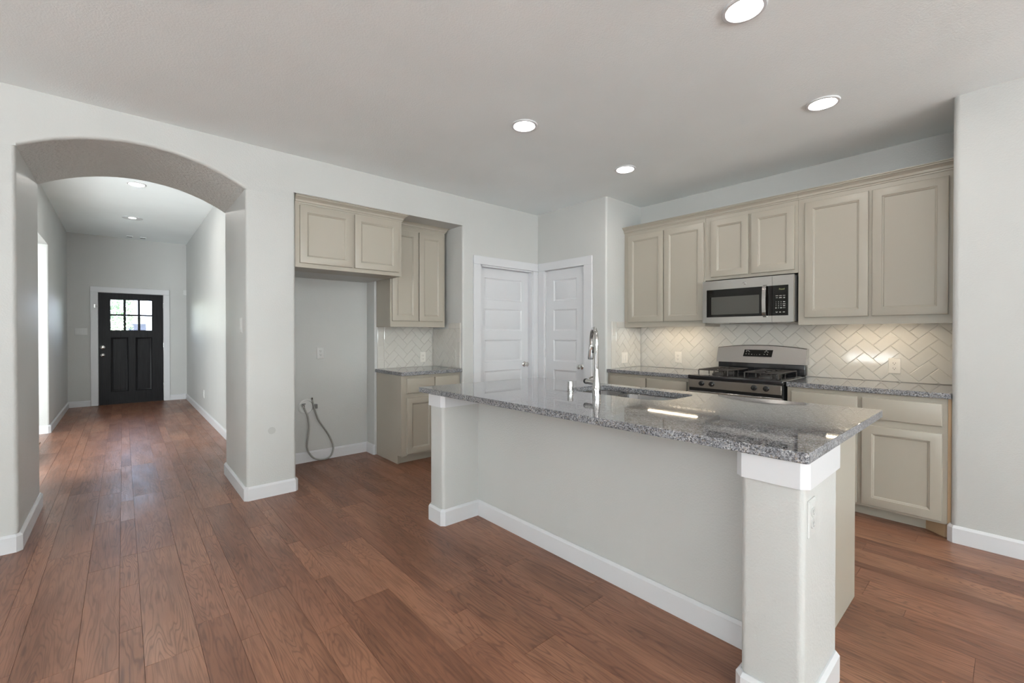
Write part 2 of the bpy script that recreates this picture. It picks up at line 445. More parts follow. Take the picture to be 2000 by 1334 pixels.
mb = MB()
mb.prism(rounded([(XP, 3.128), (XP, YP), (4.60, YP), (4.60, 2.95), (3.99, 2.95), (3.99, 3.128)], {1: BR}), 0, 2.76)
mb.box(XP, 3.99, 3.733, 3.99, 0, 2.76); mb.box(XP, 3.99, 3.128, 3.733, 2.05, 2.76)
struct(mb.build('wall_pantry', M_WALL, angle=35), 'pantry closet wall with narrow door')
mb = MB().box(XK, 4.70, .2, 2.90, 0, 2.76); struct(mb.build('wall_right', M_WALL), 'kitchen wall behind the range')
mb = MB().prism(rounded([(XS, YS), (XS, -6.8), (4.72, -6.8), (4.72, YS)], {0: .03}), 0, 2.76)
struct(mb.build('wall_right_stub', M_WALL, angle=35), 'wall end beside the cabinets')
# hall
mb = MB().box(XHR, 1.12, YB-.01, 10.9, 0, 3.16); struct(mb.build('wall_hall_right', M_WALL))
mb = MB().prism(rounded([(XHL, 8.19), (XHL, 10.9), (-.86, 10.9), (-.86, 8.31), (-3.0, 8.31), (-3.0, 8.19)], {0: .02}), 0, 3.16)
mb.box(-.86, XHL, 4.74, 5.30, 0, 3.16); mb.box(-.86, XHL, 5.2, 8.195, 2.44, 3.16)
struct(mb.build('wall_hall_left', M_WALL, angle=35))
DX0, DX1, DZ = -.332, .596, 2.036
mb = MB(); mb.box(-.9, DX0, YD, 10.9, 0, 3.16); mb.box(DX1, 1.1, YD, 10.9, 0, 3.16); mb.box(DX0, DX1, YD, 10.9, DZ, 3.16)
struct(mb.build('wall_hall_end', M_WALL))
mb = MB().box(-3.0, -2.85, 4.7, 8.4, 0, 2.76); struct(mb.build('wall_side_room', M_WALL))
# living room behind the camera
mb = MB().box(-5.3, 4.0, -6.8, -6.5, 0, 2.76); struct(mb.build('wall_rear', M_WALL))
mb = MB().box(-5.3, -5.0, -6.8, 3.9, 0, 2.76); struct(mb.build('wall_left', M_WALL))

# ------------------------------------------------------------------ baseboards
BBH, BBT = .105, .016
def baseboard(name, path, h=BBH, tk=BBT, parent=None, closed=False):
    """path runs with the room on its right hand side"""
    P = [Vector(p).to_2d() for p in path]; n = len(P); mb = MB()
    def nrm(i):
        d = (P[i+1]-P[i]).normalized(); return Vector((d.y, -d.x))
    prof = [(0, 0), (tk, 0), (tk, h-.014), (tk*.55, h-.004), (tk*.35, h), (0, h)]
    rows = []
    for i in range(n):
        if i == 0: m = nrm(0)
        elif i == n-1: m = nrm(n-2)
        else:
            a, b = nrm(i-1), nrm(i); m = (a+b); m = m/max(m.length_squared/2, .2)
        rows.append([(P[i].x+m.x*d, P[i].y+m.y*d, z) for d, z in prof])
    k = len(prof); vs = [p for r in rows for p in r]; fs = []
    for i in range(n-1):
        for j in range(k):
            j2 = (j+1) % k; fs.append((i*k+j, i*k+j2, (i+1)*k+j2, (i+1)*k+j))
    fs.append(tuple(range(k))); fs.append(tuple(range((n-1)*k, n*k))[::-1])
    mb.add(vs, fs)
    o = mb.build(name, M_TRIM, parent, angle=25, fix=True)
    return struct(o) if not parent else o
ch = .014
baseboard('baseboard_arch_left', [(-4.9, YA-.0005), (JL-ch, YA-.0005), (JL+.0005, YA+ch), (JL+.0005, YB-ch), (JL-ch, YB), (XHL, YB)])
baseboard('baseboard_pier', [(XHR, YB), (JR+ch, YB), (JR-.0005, YB-ch), (JR-.0005, YA+ch), (JR+ch, YA-.0005), (1.07-ch, YA-.0005), (1.0705, YA+ch), (1.0705, 4.6445), (2.0195, 4.6445), (2.0195, 4.47), (2.03, 4.4555)])
baseboard('baseboard_niche_right', [(2.739, 3.90), (2.739, YA+ch), (2.74+ch, YA-.0005), (2.873, YA-.0005)])
baseboard('baseboard_pantry', [(XP-.0005, 3.01), (XP-.0005, YP+ch)])
baseboard('baseboard_stub', [(3.905, YS+.0005), (XS+ch, YS+.0005), (XS-.0005, YS-ch), (XS-.0005, -6.4)])
baseboard('baseboard_hall_right', [(XHR-.0005, YD-.002), (XHR-.0005, YB+.02)])
baseboard('baseboard_hall_left', [(-2.8, 8.1895), (XHL-ch, 8.1895), (XHL+.0005, 8.19+ch), (XHL+.0005, YD-.0005), (-.434, YD-.0005)])
baseboard('baseboard_hall_end', [(.692, YD-.0005), (XHR-.017, YD-.0005)])

# ------------------------------------------------------------------ doors
def casing(name, x0, x1, zt, w0, w1, wt, y, t_=.018, M=None):
    """three flat boards round an opening x0..x1, top zt, in plane y facing -y"""
    mb = MB()
    mb.box(x0-w0, x0, y-t_, y, 0, zt, .003, M=M); mb.box(x1, x1+w1, y-t_, y, 0, zt, .003, M=M)
    mb.box(x0-w0, x1+w1, y-t_, y, zt+.0005, zt+wt, .003, M=M)
    return struct(mb.build(name, M_TRIM))
KROT = Matrix.Translation((XP, 0, 0)) @ Matrix.Rotation(-PI/2, 4, 'Z')          # local (lx, ly) -> world (XP+ly, -lx)
casing('trim_1', 2.974, 3.777, 2.048, .098, .093, .094, YA)
casing('trim_2', -3.733, -3.127, 2.046, .1035, .112, .096, 0, M=KROT)
casing('trim_3', DX0, DX1, DZ, .100, .095, .096, YD)

def panel_door(mb, x0, x1, z0, z1, y0, y1, panels, inset=.012, mould=.022):
    """slab y0 (front) .. y1 (back); panels is a list of (px0,px1,pz0,pz1) sunk on both faces"""
    zs = sorted({z0, z1} | {p[2] for p in panels} | {p[3] for p in panels})
    for za, zb in zip(zs[:-1], zs[1:]):
        row = sorted([p for p in panels if p[2] <= za+1e-6 and p[3] >= zb-1e-6])
        x = x0
        for p in row + [None]:
            xe = p[0] if p else x1
            if xe - x > 1e-6:
                mb.quad((x, y0, za), (xe, y0, za), (xe, y0, zb), (x, y0, zb)); mb.quad((x, y1, zb), (xe, y1, zb), (xe, y1, za), (x, y1, za))
            if p: x = p[1]
    for a, b, c, d in ((x0, x0, z0, z1), (x1, x1, z0, z1)): mb.quad((a, y0, c), (a, y1, c), (a, y1, d), (a, y0, d))
    mb.quad((x0, y0, z0), (x0, y1, z0), (x1, y1, z0), (x1, y0, z0)); mb.quad((x0, y0, z1), (x0, y1, z1), (x1, y1, z1), (x1, y0, z1))
    for p in panels:
        if len(p) > 4: continue
        mb.rings(p[0], p[1], p[2], p[3], [(0, y0), (.004, y0+.004), (.010, y0+.007), (mould, y0+inset*.75), (mould+.004, y0+inset*.62)])
        mb.rings(p[0], p[1], p[2], p[3], [(0, y1), (mould, y1-inset)])

PZ = [(1.672, 1.922), (1.320, 1.571), (.961, 1.215), (.607, .861), (.253, .505)]
def knob(parent, x, y, z):
    mb = MB(); mb.lathe([(.031, 0), (.031, -.004), (.026, -.009), (.012, -.012), (.012, -.032)], (x, y, z), 'y', 28)
    r = mb.build('door_knob', M_NICKEL, parent)
    mb = MB(); mb.lathe([(.013, -.030), (.021, -.036), (.027, -.046), (.028, -.054), (.024, -.062), (.014, -.066), (.0005, -.067)], (x, y, z), 'y', 28)
    mb.build('knob_ball', M_NICKEL, r)
def hinge(parent, x, y, z, mat=M_TRIM):
    mb = MB(); mb.tube([(x, y, z-.048), (x, y, z+.048)], .0065, 10); mb.box(x-.0005, x+.012, y+.001, y+.004, z-.045, z+.045)
    mb.build('hinge', mat, parent)

d1 = struct(bpy.data.objects.new('door_1', None), 'white five-panel pantry door on the back wall'); COL.objects.link(d1)
mb = MB(); panel_door(mb, 2.996, 3.762, .008, 2.030, 3.918, 3.953, [(3.083, 3.655, a, b) for a, b in PZ])
mb.build('door_panel', M_TRIM, d1, angle=25)
mb = MB(); mb.box(2.9735, 2.994, 3.85, 3.98, 0, 2.047, .001); mb.box(3.764, 3.7775, 3.85, 3.98, 0, 2.047, .001); mb.box(2.9735, 3.7775, 3.85, 3.98, 2.032, 2.0475, .001)
mb.box(2.99, 3.006, 3.954, 3.966, 0, 2.04); mb.box(3.75, 3.766, 3.954, 3.966, 0, 2.04)
mb.build('door_frame', M_TRIM, d1)
knob(d1, 3.697, 3.917, .918)
mb = MB(); mb.box(3.762, 3.7645, 3.92, 3.945, .885, .945, mat=0); mb.build('strike_plate', M_NICKEL, d1)

d2 = struct(bpy.data.objects.new('door_2', None), 'narrow white five-panel pantry door beside the counter'); COL.objects.link(d2)
d2.location = (XP, 0, 0); d2.rotation_euler = (0, 0, -PI/2)
mb = MB(); panel_door(mb, -3.727, -3.134, .008, 2.040, .012, .047, [(-3.602, -3.249, a, b) for a, b in PZ]); mb.build('door_panel', M_TRIM, d2, angle=25)
mb = MB(); mb.box(-3.7325, -3.7295, -.002, .1, 0, 2.045); mb.box(-3.131, -3.128, -.002, .1, 0, 2.045); mb.box(-3.7325, -3.128, -.002, .1, 2.0425, 2.0455)
mb.build('door_frame', M_TRIM, d2)
knob(d2, -3.176, .011, .917)
for z in (1.82, 1.05, .25): hinge(d2, -3.7275, .004, z)

d3 = struct(bpy.data.objects.new('door_3', None), 'dark front door with six glass panes at the end of the hallway'); COL.objects.link(d3)
d3.location = (0, YD, 0)
LX = [(-.164, .013), (.048, .216), (.252, .422)]; LZ = [(1.355, 1.618), (1.647, 1.912)]
panes = [(a, b, c, d, 1) for a, b in LX for c, d in LZ]
mb = MB(); panel_door(mb, -.328, .592, .006, 2.031, .012, .056, panes + [(-.163, .078, .230, 1.221), (.181, .422, .230, 1.221)], .016, .030)
for p in panes:
    mb.quad((p[0], .012, p[2]), (p[0], .056, p[2]), (p[0], .056, p[3]), (p[0], .012, p[3])); mb.quad((p[1], .012, p[2]), (p[1], .056, p[2]), (p[1], .056, p[3]), (p[1], .012, p[3]))
    mb.quad((p[0], .012, p[2]), (p[0], .056, p[2]), (p[1], .056, p[2]), (p[1], .012, p[2])); mb.quad((p[0], .012, p[3]), (p[0], .056, p[3]), (p[1], .056, p[3]), (p[1], .012, p[3]))
dp = mb.build('door_panel', M_DDOOR, d3, angle=25)
for p in panes:
    MB().box(p[0], p[1], .032, .036, p[2], p[3]).build('window_pane', M_GLASS, d3, smooth=False)
mb = MB(); mb.box(-.331, -.3285, 0, .12, 0, 2.034); mb.box(.5925, .595, 0, .12, 0, 2.034); mb.box(-.331, .595, 0, .12, 2.0315, 2.0355); mb.build('door_frame', M_TRIM, d3)
MB().box(-.331, .595, -.005, .12, -.002, .0055).build('threshold', M_GAP, d3)
mb = MB(); mb.lathe([(.034, 0), (.034, -.010), (.026, -.016), (.010, -.018), (.010, -.03)], (-.273, .0115, 1.045), 'y'); r = mb.build('deadbolt', M_NICKEL, d3)
MB().box(-.276, -.270, -.022, -.012, 1.028, 1.062, .002).build('thumb_turn', M_NICKEL, r)
knob(d3, -.273, .0115, .905)
for z in (1.82, 1.07, .3): hinge(d3, .5935, .004, z, M_NICKEL)

lt = thing('security_latch', 'small nickel security latch on the white trim left of the dark front door', 'latch', (-.372, YD-.0185, 1.785))
MB().box(-.012, .008, -.004, 0, -.03, .03, .002).build('latch_plate', M_NICKEL, lt); MB().tube([(0, -.008, 0), (.05, -.012, -.004)], .004, 8).build('latch_arm', M_NICKEL, lt)

# ------------------------------------------------------------------ cabinets (local: x along the front from its left end, y into the wall, z up)
def cab_panel(parent, name, x0, x1, z0, z1, flat=False):
    mb = MB(); f = -.020; i = .055
    if flat: st = [(0, 0), (0, f+.005), (.002, f+.0015), (.006, f)]
    else: st = [(0, 0), (0, f+.004), (.0015, f+.001), (.004, f), (i, f), (i+.003, f+.004), (i+.008, f+.0055), (i+.013, f+.010), (i+.0135, f+.012)]
    mb.rings(x0, x1, z0, z1, st); mb.quad((x0, 0, z0), (x0, 0, z1), (x1, 0, z1), (x1, 0, z0))
    return mb.build(name, M_CAB, parent, angle=22)
def crown(parent, x0, x1, z0, depth, left=False, right=False, h=.065, p=.05):
    prof = [(0, 0), (.006, 0), (.008, .010), (.014, .013), (.018, .028), (.030, .043), (.040, .049), (.042, .056), (p, .058), (p, h), (0, h)]
    path = [(x0, 0), (x1, 0)]
    if left: path = [(x0, depth)] + path
    if right: path = path + [(x1, depth)]
    P = [Vector(q) for q in path]; n = len(P); rows = []
    for i in range(n):
        ns = []
        if i > 0: d = (P[i]-P[i-1]).normalized(); ns.append(Vector((d.y, -d.x)))
        if i < n-1: d = (P[i+1]-P[i]).normalized(); ns.append(Vector((d.y, -d.x)))
        m = ns[0] if len(ns) == 1 else (ns[0]+ns[1])/max((ns[0]+ns[1]).length_squared/2, .2)
        rows.append([(P[i].x+m.x*d_, P[i].y+m.y*d_, z0+z) for d_, z in prof])
    k = len(prof); mb = MB(); fs = []
    for i in range(n-1):
        for j in range(k): j2 = (j+1) % k; fs.append((i*k+j, i*k+j2, (i+1)*k+j2, (i+1)*k+j))
    fs.append(tuple(range(k))); fs.append(tuple(range((n-1)*k, n*k))[::-1])
    mb.add([q for r_ in rows for q in r_], fs)
    return mb.build('crown_molding', M_CAB, parent, angle=22, fix=True)
def upper(label, loc, rz, w, depth, z0, z1, doors, dz, cr=(2.385, False, False, .065), lip=.02, cx=None):
    c = thing('wall_cabinet', label, 'cabinet', loc, rz)
    mb = MB(); mb.box(0, w, 0, .019, z0, z1, .0012)                 # face frame hangs below the box bottom
    mb.box(.0005, .018, .019, depth, z0+.001, z1); mb.box(w-.018, w-.0005, .019, depth, z0+.001, z1)
    mb.box(.018, w-.018, .019, depth, z0+lip, z0+lip+.016); mb.box(.018, w-.018, depth-.008, depth, z0+lip, z1); mb.box(.018, w-.018, .019, depth, z1-.016, z1)
    mb.build('cabinet_body', M_CAB, c)
    for a, b in doors: cab_panel(c, 'cabinet_door', a, b, dz[0], dz[1])
    if cr:
        x0, x1 = cx if cx else (0, w)
        crown(c, x0, x1, cr[0], depth, cr[1], cr[2], cr[3])
    return c
ROT = -PI/2
XU = 4.20; DU = XK-XU-.001
Y0 = 2.831
upper('tall beige two-door wall cabinet nearest the pantry, left of the microwave', (XU, Y0, 0), ROT, Y0-1.932, DU, 1.355, 2.40,
      [(Y0-2.777, Y0-2.361), (Y0-2.353, Y0-1.944)], (1.413, 2.347))
upper('short beige two-door wall cabinet directly above the microwave', (XU, 1.931, 0), ROT, .765, DU, 1.7895, 2.40,
      [(1.931-1.875, 1.931-1.546), (1.931-1.522, 1.931-1.190)], (1.817, 2.347))
upper('large beige two-door wall cabinet right of the microwave, against the wall end', (XU, 1.165, 0), ROT, 1.165-.268, DU, 1.357, 2.40,
      [(1.165-1.117, 1.165-.712), (1.165-.690, 1.165-.289)], (1.418, 2.347), cx=(0, 1.165-.2515))
upper('beige cabinet with two square doors above the empty refrigerator space', (1.073, 3.882, 0), 0, .963, .305, 1.838, 2.385,
      [(1.109-1.073, 1.548-1.073), (1.572-1.073, 2.001-1.073)], (1.874, 2.351), (2.366, False, True, .064), .004)
upper('narrow beige two-door wall cabinet in the niche, over the small granite counter', (2.041, 4.132, 0), 0, .651, .322, 1.357, 2.405,
      [(.016, .311), (.326, .619)], (1.419, 2.353), (2.392, False, True, .047))

def base(label, loc, rz, w, depth, cols, dz=(.700, .845), oz=(.103, .655), toe=.085, left_panel=False, top=.877):
    c = thing('base_cabinet', label, 'cabinet', loc, rz)
    mb = MB(); mb.box(0, w, 0, depth, toe, top, .0012)
    if left_panel: mb.box(-.001, .018, .075, depth, .001, toe+.004)
    mb.build('cabinet_body', M_CAB, c)
    MB().box(.004 if not left_panel else .018, w-.004, .088, .10, .001, toe).build('toe_kick', M_CAB, c)
    for a, b in cols:
        cab_panel(c, 'drawer_front', a, b, dz[0], dz[1], True); cab_panel(c, 'cabinet_door', a, b, oz[0], oz[1])
    return c
XB = 3.902
Yb = 2.831
base('beige base cabinet left of the range, under the granite counter by the pantry', (XB, Yb, 0), ROT, Yb-1.925, .62, [(Yb-2.797, Yb-2.380), (Yb-2.365, Yb-1.957)])
bc = base('beige base cabinet right of the range, its door seen past the island corner', (XB, 1.153, 0), ROT, 1.153-.268, .62, [(1.153-1.122, 1.153-.718), (1.153-.693, 1.153-.291)])
mb = MB(); mb.prism([(1.153-.385, .098), (1.153-.283, .012), (1.153-.269, .012), (1.153-.269, .11), (1.153-.385, .11)], .001, .0845); mb.build('toe_filler', M_TAN, bc)
mb = MB(); mb.box(1.153-.2675, 1.153-.2515, .004, .02, .001, .877); mb.build('wall_filler', M_TAN, bc)
base('small beige base cabinet in the niche beside the refrigerator space', (2.041, 3.902, 0), 0, .694, .552, [(2.096-2.041, 2.404-2.041), (2.418-2.041, 2.707-2.041)], left_panel=True)

# ------------------------------------------------------------------ granite counters
def edge_mat(o):
    for p in o.data.polygons: p.material_index = 0 if p.normal.z > .9 else 1
def slab(name, label, poly, radii, z0=.878, z1=.913):
    ox, oy = poly[0]; pl = [(x-ox, y-oy) for x, y in poly]
    mb = MB().prism(rounded(pl, radii, 5), 0, z1-z0, bev=.003, seg=2)
    o = mb.build(name, [M_GRAN, M_GRANE], angle=12); o.location = (ox, oy, z0); edge_mat(o)
    return tag(o, label, 'countertop')
slab('granite_countertop', 'speckled grey granite counter right of the range', [(3.875, 1.154), (3.875, YS+.002), (4.524, YS+.002), (4.524, 1.154)], {0: .004})
slab('granite_countertop', 'speckled grey granite counter between the pantry and the range', [(3.875, 2.832), (3.875, 1.924), (4.524, 1.924), (4.524, 2.832)], {0: .004})
slab('granite_countertop', 'small granite counter in the niche under the narrow wall cabinet', [(2.024, 4.4535), (2.024, 3.862), (2.737, 3.862), (2.737, 4.4535)], {1: .008})

# island top with sink cut-out
def island_top():
    outer = rounded([(1.60, .414), (2.802, .417), (2.695, 2.678), (1.562, 2.735)], {0: .012, 1: .012, 2: .012, 3: .012}, 4)
    inner = rounded([(2.225, 1.265), (2.635, 1.265), (2.635, 1.985), (2.225, 1.985)], {0: .13, 1: .07, 2: .07, 3: .13}, 8)
    b = bmesh.new()
    def loop(pl, z): return [b.verts.new((x-1.6, y-.414, z)) for x, y in pl]
    T = .035
    rows = []
    for pl in (outer, inner):
        lo = loop(pl, 0); hi = loop(pl, T); n = len(pl); rows.append((lo, hi))
        for i in range(n): b.faces.new((lo[i], lo[(i+1) % n], hi[(i+1) % n], hi[i]))
    for k in (0, 1):
        es = []
        for r in rows:
            vs = r[k]; n = len(vs)
            for i in range(n): es.append(b.edges.get((vs[i], vs[(i+1) % n])))
        bmesh.ops.triangle_fill(b, use_beauty=True, use_dissolve=False, edges=es)
    bmesh.ops.recalc_face_normals(b, faces=b.faces[:])
    es = [e for e in b.edges if len(e.link_faces) == 2 and abs(e.verts[0].co.z-e.verts[1].co.z) < 1e-6 and e.calc_face_angle(0) > 1.2]
    bmesh.ops.bevel(b, geom=es, offset=.0025, segments=2, affect='EDGES', profile=.5)
    mb = MB().bm(b); o = mb.build('island_countertop', [M_GRAN, M_GRANE], angle=12); edge_mat(o); o.location = (1.6, .414, .878)
    return tag(o, 'large polished granite island top with the sink cut into it', 'countertop')
island_top()

# ------------------------------------------------------------------ island body
isl = thing('kitchen_island', 'white kitchen island body with corner columns, in the middle of the floor', 'kitchen island', (1.9, 1.5, 0))
def L(poly): return [(x-1.9, y-1.5) for x, y in poly]
MB().prism(L([(1.909, .60), (2.02, .60), (2.02, 2.655), (1.909, 2.655)]), 0, .8765).build('back_panel', M_WALL, isl)
def column(x0, x1, y0, y1, rad, capx1, name='corner_column'):
    mb = MB().prism(L(rounded([(x0, y0), (x1, y0), (x1, y1), (x0, y1)], rad, 6)), 0, .8765)
    col_ = mb.build(name, M_WALL, isl, angle=35)
    return col_
c1 = column(1.628, 2.004, .432, .624, {0: .022, 3: .022}, 0)
c2 = column(1.612, 1.95, 2.497, 2.662, {0: .022, 3: .022}, 0)
def ring_trim(name, parent, path, z0, z1, tk, prof=None):
    P = [Vector((x-1.9, y-1.5)) for x, y in path]; n = len(P); rows = []
    pr = prof or [(0, z0), (tk, z0), (tk, z1), (0, z1)]
    for i in range(n):
        ns = []
        if i > 0: d = (P[i]-P[i-1]).normalized(); ns.append(Vector((d.y, -d.x)))
        if i < n-1: d = (P[i+1]-P[i]).normalized(); ns.append(Vector((d.y, -d.x)))
        m = ns[0] if len(ns) == 1 else (ns[0]+ns[1])/max((ns[0]+ns[1]).length_squared/2, .2)
        rows.append([(P[i].x+m.x*a, P[i].y+m.y*a, z) for a, z in pr])
    k = len(pr); mb = MB(); fs = []
    for i in range(n-1):
        for j in range(k): j2 = (j+1) % k; fs.append((i*k+j, i*k+j2, (i+1)*k+j2, (i+1)*k+j))
    fs.append(tuple(range(k))); fs.append(tuple(range((n-1)*k, n*k))[::-1])
    mb.add([q for r_ in rows for q in r_], fs)
    return mb.build(name, M_TRIM, parent, angle=25, fix=True)
BP = lambda h, tk: [(0, 0), (tk, 0), (tk, h-.014), (tk*.55, h-.004), (tk*.35, h), (0, h)]
e = .0006; q = .014
near_path = [(1.909, .624+e), (1.628+q, .624+e), (1.628-e, .624-q), (1.628-e, .432+q), (1.628+q, .432-e), (2.004-q, .432-e), (2.004+e, .432+q), (2.004+e, .503)]
far_path = [(1.95, 2.662+e), (1.612+q, 2.662+e), (1.612-e, 2.662-q), (1.612-e, 2.497+q), (1.612+q, 2.497-e), (1.909-e, 2.497-e)]
ring_trim('column_cap', c1, near_path, .7905, .8765, .014); ring_trim('column_cap', c2, far_path, .7925, .8765, .014)
ring_trim('column_base', c1, near_path, 0, 0, 0, BP(.108, .016)); ring_trim('column_base', c2, far_path, 0, 0, 0, BP(.108, .016))
ring_trim('baseboard', isl, [(1.909-e, 2.480), (1.909-e, .642)], 0, 0, 0, BP(.108, .015))
mb = MB(); mb.box(2.005-1.9, 2.02-1.9, .504-1.5, .62-1.5, 0, .8765)
mb.box(2.02-1.9, 2.695-1.9, .504-1.5, .522-1.5, 0, .8765, .001); mb.box(2.02-1.9, 2.68-1.9, 2.62-1.5, 2.64-1.5, 0, .8765); mb.box(2.66-1.9, 2.68-1.9, .522-1.5, 2.62-1.5, .09, .8765)
mb.build('cabinet_end_panel', M_CAB, isl)
wi = 2.09/4
for k in range(4):
    y0 = .53 + k*wi
    for nm, za, zb in (('drawer_front', .70, .845), ('cabinet_door', .103, .655)):
        mb = MB(); st = [(0, 0), (0, -.018), (.05, -.018), (.06, -.008)] if nm == 'cabinet_door' else [(0, 0), (0, -.018), (.004, -.02)]
        mb.rings(0, wi-.02, za, zb, st); o = mb.build(nm, M_CAB, isl, angle=22)
        o.location = (2.6805-1.9, y0+.01-1.5, 0); o.rotation_euler = (0, 0, PI/2)

# sink
snk = thing('kitchen_sink', 'stainless steel double-bowl sink set under the island granite', 'sink', (2.43, 1.62, .877))
def bowl(x0, x1, y0, y1, z):
    mb = MB(); rows = []
    for ins, zz, r in ((-.012, 0, .07), (0, 0, .07), (.004, -.006, .07), (.008, z+.04, .07), (.02, z+.012, .06), (.045, z, .05), (.12, z-.004, .02)):
        rows.append([(x-2.43, y-1.62, zz) for x, y in rounded([(x0+ins, y0+ins), (x1-ins, y0+ins), (x1-ins, y1-ins), (x0+ins, y1-ins)], {0: r, 1: r, 2: r, 3: r}, 6)])
    n = len(rows[0]); vs = [p for r in rows for p in r]; fs = []
    for i in range(len(rows)-1):
        for k in range(n): k2 = (k+1) % n; fs.append((i*n+k, i*n+k2, (i+1)*n+k2, (i+1)*n+k))
    fs.append(tuple(range((len(rows)-1)*n, len(rows)*n)))
    mb.add(vs, fs); o = mb.build('sink_bowl', M_SINK, snk, angle=50)
    mb = MB(); mb.lathe([(.055, 0), (.05, .003), (.036, .001), (.034, -.01)], ((x0+x1)/2-2.43, (y0+y1)/2-1.62, z+.001), 'z', 24); mb.build('drain', M_NICKEL, o)
bowl(2.222, 2.638, 1.262, 1.715, -.19); bowl(2.222, 2.638, 1.742, 1.99, -.17)
MB().box(2.23-2.43, 2.63-2.43, 1.712-1.62, 1.745-1.62, -.03, -.014, .006, 2).build('bowl_divider', M_SINK, snk)

# faucet
fc = thing('kitchen_faucet', 'tall chrome pull-down faucet standing beside the island sink', 'faucet', (2.172, 1.662, .9135))
MB().lathe([(.027, 0), (.0265, .010), (.0262, .03), (.025, .055), (.021, .085), (.0160, .115), (.0140, .150), (.0125, .158)]).build('faucet_body', M_CHROME, fc)
ph = math.radians(49); dx, dy = math.cos(ph), math.sin(ph); R_ = .083
path = [(0, 0, z) for z in (.156, .20, .25, .30, .322)]
for k in range(1, 17):
    a = PI*k/16; d = R_ - R_*math.cos(a); path.append((dx*d, dy*d, .322 + R_*math.sin(a)))
path.append((dx*(2*R_+.004), dy*(2*R_+.004), .300))
MB().tube(path, .0118, 14).build('spout', M_CHROME, fc)
p0 = Vector((dx*(2*R_+.004), dy*(2*R_+.004), .302)); p1 = Vector((dx*(2*R_+.020), dy*(2*R_+.020), .208))
hd = MB().tube([p0, p0.lerp(p1, .1), p0.lerp(p1, .35), p0.lerp(p1, .85), p1], [.0115, .0135, .0150, .0185, .0175], 16).build('spray_head', M_CHROME, fc)
bt = (p0.lerp(p1, .35)); MB().box(bt.x-.004, bt.x+.004, bt.y-.022, bt.y-.012, bt.z-.022, bt.z+.018, .002).build('spray_button', M_BLACK, hd)
ha = math.radians(80)
hn = MB().tube([(math.cos(ha)*a, math.sin(ha)*a, .074 + (a-.02)*.02) for a in (.015, .04, .085)], [.0165, .0165, .0165], 18).build('handle_hub', M_CHROME, fc)
MB().tube([(math.cos(ha)*a, math.sin(ha)*a, .0755) for a in (.086, .092, .101)], [.0175, .0178, .0165], 18).build('handle_cap', M_BLACK, hn)
MB().tube([(math.cos(ha)*.07, math.sin(ha)*.07, .088), (math.cos(ha)*.07+.04, math.sin(ha)*.07+.02, .094), (math.cos(ha)*.07+.085, math.sin(ha)*.07+.035, .096)], [.006, .0055, .005], 10).build('handle_lever', M_CHROME, hn)
ag = thing('air_gap_cap', 'short chrome cylinder cap on the island top, left of the faucet', 'air gap', (2.196, 1.889, .9135))
MB().lathe([(.024, 0), (.024, .003), (.0185, .004), (.0185, .060), (.017, .0645), (.012, .0655)]).build('cap_cylinder', M_CHROME, ag)

# ------------------------------------------------------------------ backsplash tiles
def herring(mb, s0, s1, t0, t1, sa, ta, fn, W=.0763, skip=None):
    q2 = math.sqrt(2); out = []
    def to_st(u, v): return ((u-v)/q2*W + sa, (u+v)/q2*W + ta - q2*W)
    N = 40
    for i in range(-N, N):
        for j in range(-N, N):
            ou, ov = i+2*j, i-2*j
            for cr in ([(0, 0), (2, 0), (2, 1), (0, 1)], [(0, 1), (1, 1), (1, 3), (0, 3)]):
                pl = [to_st(ou+a, ov+b) for a, b in cr]
                if max(p[0] for p in pl) < s0 or min(p[0] for p in pl) > s1 or max(p[1] for p in pl) < t0 or min(p[1] for p in pl) > t1: continue
                out.append(pl)
    for pl in out:
        tile(mb, clip(pl, s0, s1, t0, t1), fn)
def clip(pl, s0, s1, t0, t1):
    for ax, val, sg in ((0, s0, 1), (0, s1, -1), (1, t0, 1), (1, t1, -1)):
        res = []
        for i in range(len(pl)):
            a, b = pl[i], pl[(i+1) % len(pl)]; da, db = (a[ax]-val)*sg, (b[ax]-val)*sg
            if da >= 0: res.append(a)
            if da*db < 0:
                k = da/(da-db); res.append((a[0]+(b[0]-a[0])*k, a[1]+(b[1]-a[1])*k))
        pl = res
        if len(pl) < 3: return []
    return pl
def inset(pl, d):
    n = len(pl); P = [Vector(p) for p in pl]; res = []
    ar = sum(P[i].x*P[(i+1) % n].y - P[(i+1) % n].x*P[i].y for i in range(n))
    if ar < 0: P = P[::-1]
    for i in range(n):
        a, b, c = P[i-1], P[i], P[(i+1) % n]
        d1, d2 = (b-a), (c-b)
        if d1.length < 1e-4 or d2.length < 1e-4: return None
        d1.normalize(); d2.normalize(); n1, n2 = Vector((-d1.y, d1.x)), Vector((-d2.y, d2.x))
        k = 1+n1.dot(n2)
        if k < .2: return None
        res.append(b + (n1+n2)*(d/k))
    ar2 = sum(res[i].x*res[(i+1) % n].y - res[(i+1) % n].x*res[i].y for i in range(n))
    for i in range(n):
        if (res[(i+1) % n]-res[i]).dot(P[(i+1) % n]-P[i]) <= 0: return None
    return res if ar2 > 1e-6 else None
